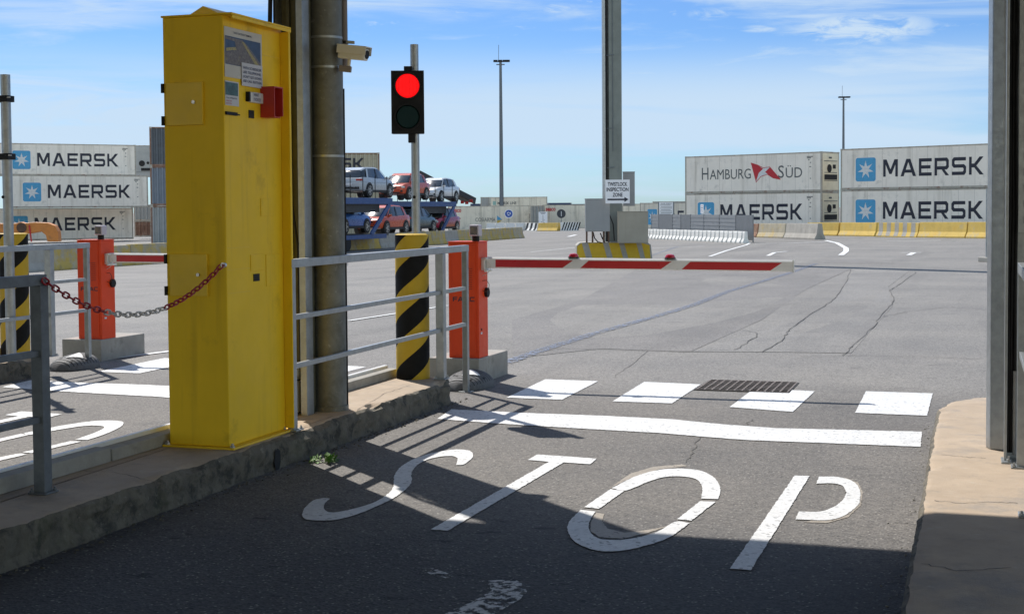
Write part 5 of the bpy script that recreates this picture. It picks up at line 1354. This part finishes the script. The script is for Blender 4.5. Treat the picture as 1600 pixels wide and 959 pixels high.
# ------------------------------------------------------------------ cars
def loft(stations, mtl, name, parent, close=True, smooth=True):
    n = len(stations[0]); b = MB(); vs = [p for s in stations for p in s]; fs = []
    for i in range(len(stations)-1):
        for k in range(n-1): fs.append((i*n+k, i*n+k+1, (i+1)*n+k+1, (i+1)*n+k))
        fs.append((i*n+n-1, i*n, (i+1)*n, (i+1)*n+n-1))
    fs += [tuple(range(n)), tuple(range((len(stations)-1)*n, len(stations)*n))]
    b.add(vs, fs); return b.build(name, mtl, parent, smooth=smooth)
def make_car(label, paint):
    o = thing('car', (0, 0, 0), 0, label, 'car', 'cars loaded on the car carriers')
    # body: y from rear -2.15 to front 2.15 ; (y, z_low, z_belt, halfw)
    st = [(-2.17, .48, .78, .70), (-2.12, .36, .98, .80), (-1.9, .30, 1.04, .88), (-1.3, .28, 1.03, .905), (0, .26, .99, .905), (.75, .26, .985, .90), (1.1, .28, .98, .895), (1.6, .30, .92, .88), (1.95, .34, .84, .83), (2.12, .40, .72, .72), (2.17, .46, .62, .62)]
    S = []
    for y, zl, zb, w in st:
        m = (zl+zb)/2
        S.append([(-w*.93, y, zl), (-w, y, zl+.10), (-w*1.01, y, m), (-w, y, zb-.08), (-w*.93, y, zb), (w*.93, y, zb), (w, y, zb-.08), (w*1.01, y, m), (w, y, zl+.10), (w*.93, y, zl)])
    loft(S, paint, 'body', o)
    # greenhouse
    gs = [(-2.02, .98, 1.03, .72, .66), (-1.72, .98, 1.42, .82, .62), (-1.2, .98, 1.56, .83, .64), (-.3, .97, 1.60, .83, .65), (.25, .97, 1.57, .83, .65), (.55, .97, 1.45, .82, .66), (1.15, .96, 1.0, .80, .70)]
    S = []
    for y, zb, zt_, wb, wt_ in gs: S.append([(-wb, y, zb-.03), (-wt_-(wb-wt_)*.15, y, zt_-.07), (-wt_+.08, y, zt_), (wt_-.08, y, zt_), (wt_+(wb-wt_)*.15, y, zt_-.07), (wb, y, zb-.03)])
    loft(S, GLASS, 'windows', o)
    S = []
    for y, zb, zt_, wb, wt_ in tuple(gs[1:6]): S.append([(-wt_-.02, y, zt_-.075), (-wt_+.07, y, zt_+.012), (wt_-.07, y, zt_+.012), (wt_+.02, y, zt_-.075)])
    loft(S, paint, 'roof', o)
    for sg in (-1, 1):
        def pil(y0, z0, w0, y1, z1, w1, th):
            MB().add([(sg*w0, y0-th, z0), (sg*w0, y0+th, z0), (sg*w1, y1+th, z1), (sg*w1, y1-th, z1)], [(0, 1, 2, 3)]).build('pillar', paint, o)
        pil(1.12, .97, .825, .50, 1.44, .70, .05); pil(-1.45, .98, .86, -1.25, 1.50, .70, .10)
        b = MB(); b.add([(sg*.862, -.25, .98), (sg*.862, -.16, .98), (sg*.69, -.16, 1.53), (sg*.69, -.25, 1.53)], [(0, 1, 2, 3)]); b.build('pillar', LINER, o)
        MB().box(sg*.90-.09, sg*.90+.09, .78, .92, .98, 1.09).build('mirror', paint, o, .02)
        MB().box(min(sg*.55, sg*.86), max(sg*.55, sg*.86), 1.86, 2.08, .66, .78).build('headlight', LAMPH, o, .02)
        MB().box(min(sg*.50, sg*.84), max(sg*.50, sg*.84), -2.16, -1.98, .84, .95).build('tail_light', TAILR, o, .015)
        MB().box(min(sg*.5, sg*.78), max(sg*.5, sg*.78), 2.03, 2.14, .42, .54).build('fog_lamp_recess', LINER, o, .02)
        MB().box(min(sg*.86, sg*.925), max(sg*.86, sg*.925), -1.0, 1.0, .24, .38).build('side_skirt', LINER, o, .01)
        for y in (-1.32, 1.32):
            a = MB(); 
            a.tube([(sg*.70, y, .36), (sg*.926, y, .36)], .41, 24); a.build('wheel_arch', LINER, o)
            w_ = MB().tube([(sg*.72, y, .34), (sg*.94, y, .34)], .34, 24).build('tyre', TYRE, o, .02)
            r_ = MB().tube([(sg*.93, y, .34), (sg*.948, y, .34)], .13, 12)
            for k in range(5):
                a0 = 2*PI*k/5; c, s_ = math.cos(a0), math.sin(a0); tx, tz = -s_*.035, c*.035
                x_ = sg*.947; r_.add([(x_, y+c*.05+tx, .34+s_*.05+tz), (x_, y+c*.24+tx*1.2, .34+s_*.24+tz*1.2), (x_, y+c*.24-tx*1.2, .34+s_*.24-tz*1.2), (x_, y+c*.05-tx, .34+s_*.05-tz)], [(0, 1, 2, 3)])
            r_.build('rim', RIM, w_)
            ring_(.225, .255, -.002, .002, 0, Matrix.Translation((sg*.948, y, .34)) @ Matrix.Rotation(PI/2, 4, 'Z'), 24).build('rim_edge', RIM, w_)
    MB().box(-.42, .42, 2.08, 2.17, .62, .74).build('grille', LINER, o, .015)
    MB().box(-.62, .62, 2.02, 2.15, .36, .44).build('lower_grille', LINER, o, .015)
    MB().box(-.70, .70, -2.17, -2.0, .40, .55).build('rear_bumper_trim', LINER, o, .02)
    MB().box(-.25, .25, 2.165, 2.178, .48, .58).build('number_plate', SIGNW, o)
    MB().box(-.25, .25, -2.185, -2.17, .62, .72).build('number_plate', SIGNW, o)
    return o
def paint(n, c): return mat(n, c, .3, .05, .03, coat=.3)
P_SIL, P_WHT, P_ORG, P_BLU, P_RED, P_TEA = paint('paint_silver', (.42, .45, .48)), paint('paint_white', (.70, .71, .72)), paint('paint_orange', (.52, .07, .018)), paint('paint_blue', (.02, .13, .50)), paint('paint_red', (.34, .02, .05)), paint('paint_teal', (.05, .09, .11))
protos = {}
def car(u, v, dep, pt_, front_to_cam, label, tilt=0):
    k = pt_.name
    if k not in protos: protos[k] = make_car(label, pt_); o = protos[k]
    else: o = clone(protos[k])
    p = D(u, v, dep); o.location = p; o.rotation_euler = (tilt, 0, (PI if front_to_cam else 0)-.02); o['label'] = label; return o
# v = tyre contact height, u = middle of car
CARS = [(570, 308, 77, P_SIL, False, 'silver car seen from behind on the upper deck, next to the thick column'),
        (528, 309, 76.5, P_RED, True, 'red car on the upper deck mostly hidden by the thick column'),
        (632, 311.5, 86.5, P_ORG, True, 'orange car facing the camera on the upper deck, left of the signal post'),
        (682, 315.5, 94.5, P_WHT, True, 'white car facing the camera on the upper deck, right of the signal post'),
        (533, 364, 75.5, P_BLU, False, 'blue car on the lower deck beside the thick column'),
        (597, 365, 80, P_ORG, True, 'orange car on the lower deck under the blue beam'),
        (644, 363, 88.5, P_TEA, False, 'dark teal car on the lower deck behind the signal post'),
        (683, 363, 93.5, P_RED, True, 'dark red car on the lower deck at the right end of the carrier'),
        (462, 303, 70, P_ORG, False, 'orange car on the upper deck glimpsed between the yellow machine and the channel post')]
for c in CARS: car(*c)
# carriers: trailers parallel to the lane
def trailer(u0, zup, zlo, dep0, L, label, ramp_=False):
    a = D(u0, 330, dep0); z = terr(a.x, a.y); zu = zup-z; zl = zlo-z
    o = thing('car_carrier', (a.x, a.y, z), -.02, label, 'car carrier', 'car carrier trailers')
    wd = 2.5
    for x in (-wd, 0):
        MB().box(x-.06, x+.06, 0, L, zu-.32, zu-.0).build('upper_beam', TRB, o, .01)
        MB().box(x-.06, x+.06, 0, L*.92, zl-.26, zl-.04).build('lower_beam', TRB, o, .01)
        MB().box(x-.05, x+.05, 1.2, 1.32, .5, zu-.3).build('post', TRG, o)
        MB().beam((x+.02, L*.74, zl-.05), (x+.02, L*.97, zu-.3), .08, .26).build('diagonal_strut', TRB, o)
    MB().box(-wd+.2, -.2, 0, L, zu-.16, zu-.06).build('upper_deck', TRG, o)
    MB().box(-wd+.2, -.2, 0, L, zl-.12, zl-.04).build('lower_deck', TRG, o)
    MB().box(-wd+.25, -.25, L*.5, L*.9, zu-.75, zu-.18).build('deck_machinery', TRG, o)
    for zz__ in (zu+.42, zu+.80): MB().tube([(.06, 0, zz__), (.06, L, zz__)], .010, 5).build('side_rail', MASTG, o)
    for i in range(7): MB().tube([(.06, L*(i+.5)/7, zu), (.06, L*(i+.5)/7, zu+1.15)], .022, 5).build('rail_post', BLK, o)
    for y in (L*.35, L*.47):
        for x in (-wd+.2, -.1):
            MB().tube([(x-.15, y, .40), (x+.15, y, .40)], .40, 20).build('wheel', TYRE, o, .03)
    if ramp_:
        inv_ = (Matrix.Translation((a.x, a.y, z)) @ Matrix.Rotation(-.02, 4, 'Z')).inverted()
        p0 = inv_ @ D(694, 290, 96.5); p1 = inv_ @ D(742, 314, 99.5)
        for k in (0, -2.2):
            off = Vector((k*.5, k*.3, 0)); MB().beam(p0+off, p1+off, .16, .42).build('ramp_arm', TRG, o)
        MB().beam(p0+Vector((-.3, -.2, -.08)), p1+Vector((-.3, -.2, -.08)), .9, .06).build('ramp_plate', TRG, o)
        MB().beam(inv_ @ D(708, 313, 97), inv_ @ D(714, 300, 97), .12, .12).build('ramp_strut', SIGNW, o)
        for (u, v) in ((722, 316), (729, 317), (736, 314)): q = inv_ @ D(u, v, 98); MB().box(q.x-.12, q.x+.12, q.y, q.y+.08, q.z-.1, q.z+.1).build('tail_lamp', TAILR, o, .02)
        p2 = inv_ @ D(655, 270, 99); p3 = inv_ @ D(676, 281, 99); MB().beam(p2, p3, .3, .35).build('tilted_deck', TRG, o)
    return o
trailer(470, D(570, 309, 72).z, D(570, 366, 72).z, 66, 10.4, 'blue two deck car carrier trailer, nearer one, beside the thick column')
trailer(612, D(680, 315, 90).z, D(680, 364, 90).z, 84, 10.4, 'blue two deck car carrier trailer farther right with a raised dark ramp', True)

# ------------------------------------------------------------------ excavator at left edge
ex0 = D(-60, 330, 62); zg = terr(ex0.x, ex0.y)
ex = thing('excavator', (ex0.x, ex0.y, zg), YAW, 'orange excavator arm reaching in from the left edge above the concrete barriers', 'excavator')
def ez(v, dep=62): return D(0, v, dep).z-zg
def exx(u, dep=62): return (u+60)/2200*dep
up = [(0, 349), (28, 349), (34, 347), (40, 349), (55, 347.5), (75, 348.5), (87, 353), (92, 362), (93, 378), (75, 378), (73, 368), (66, 362), (50, 365), (36, 366), (25, 364), (0, 364)]
MB().prism([(exx(u), ez(v)) for u, v in up], 1, -.22, .22).build('boom', EXO, ex, .03)
MB().prism([(exx(-70), ez(352)), (exx(-1), ez(349)), (exx(-1), ez(364)), (exx(-70), ez(372))], 1, -.2, .2).build('arm', EXO, ex, .03)
MB().tube([(exx(20), -.2, ez(364)), (exx(28), -.2, ez(382))], .09, 8).build('hydraulic_cylinder', ORG, ex)
MB().tube([(exx(48), -.25, ez(352)), (exx(51), -.25, ez(378))], .035, 6).build('hose', LETR, ex)
MB().tube([(exx(36), -.26, ez(356)), (exx(36), .26, ez(356))], .22, 16).build('pivot_pin', RUST, ex)
MB().box(exx(-190), exx(-70), -1.2, 1.2, 1.0, 2.6).build('cab', EXO, ex, .1)
MB().box(exx(-200), exx(-60), -1.4, 1.4, 0, .8).build('tracks', TYRE, ex, .2)
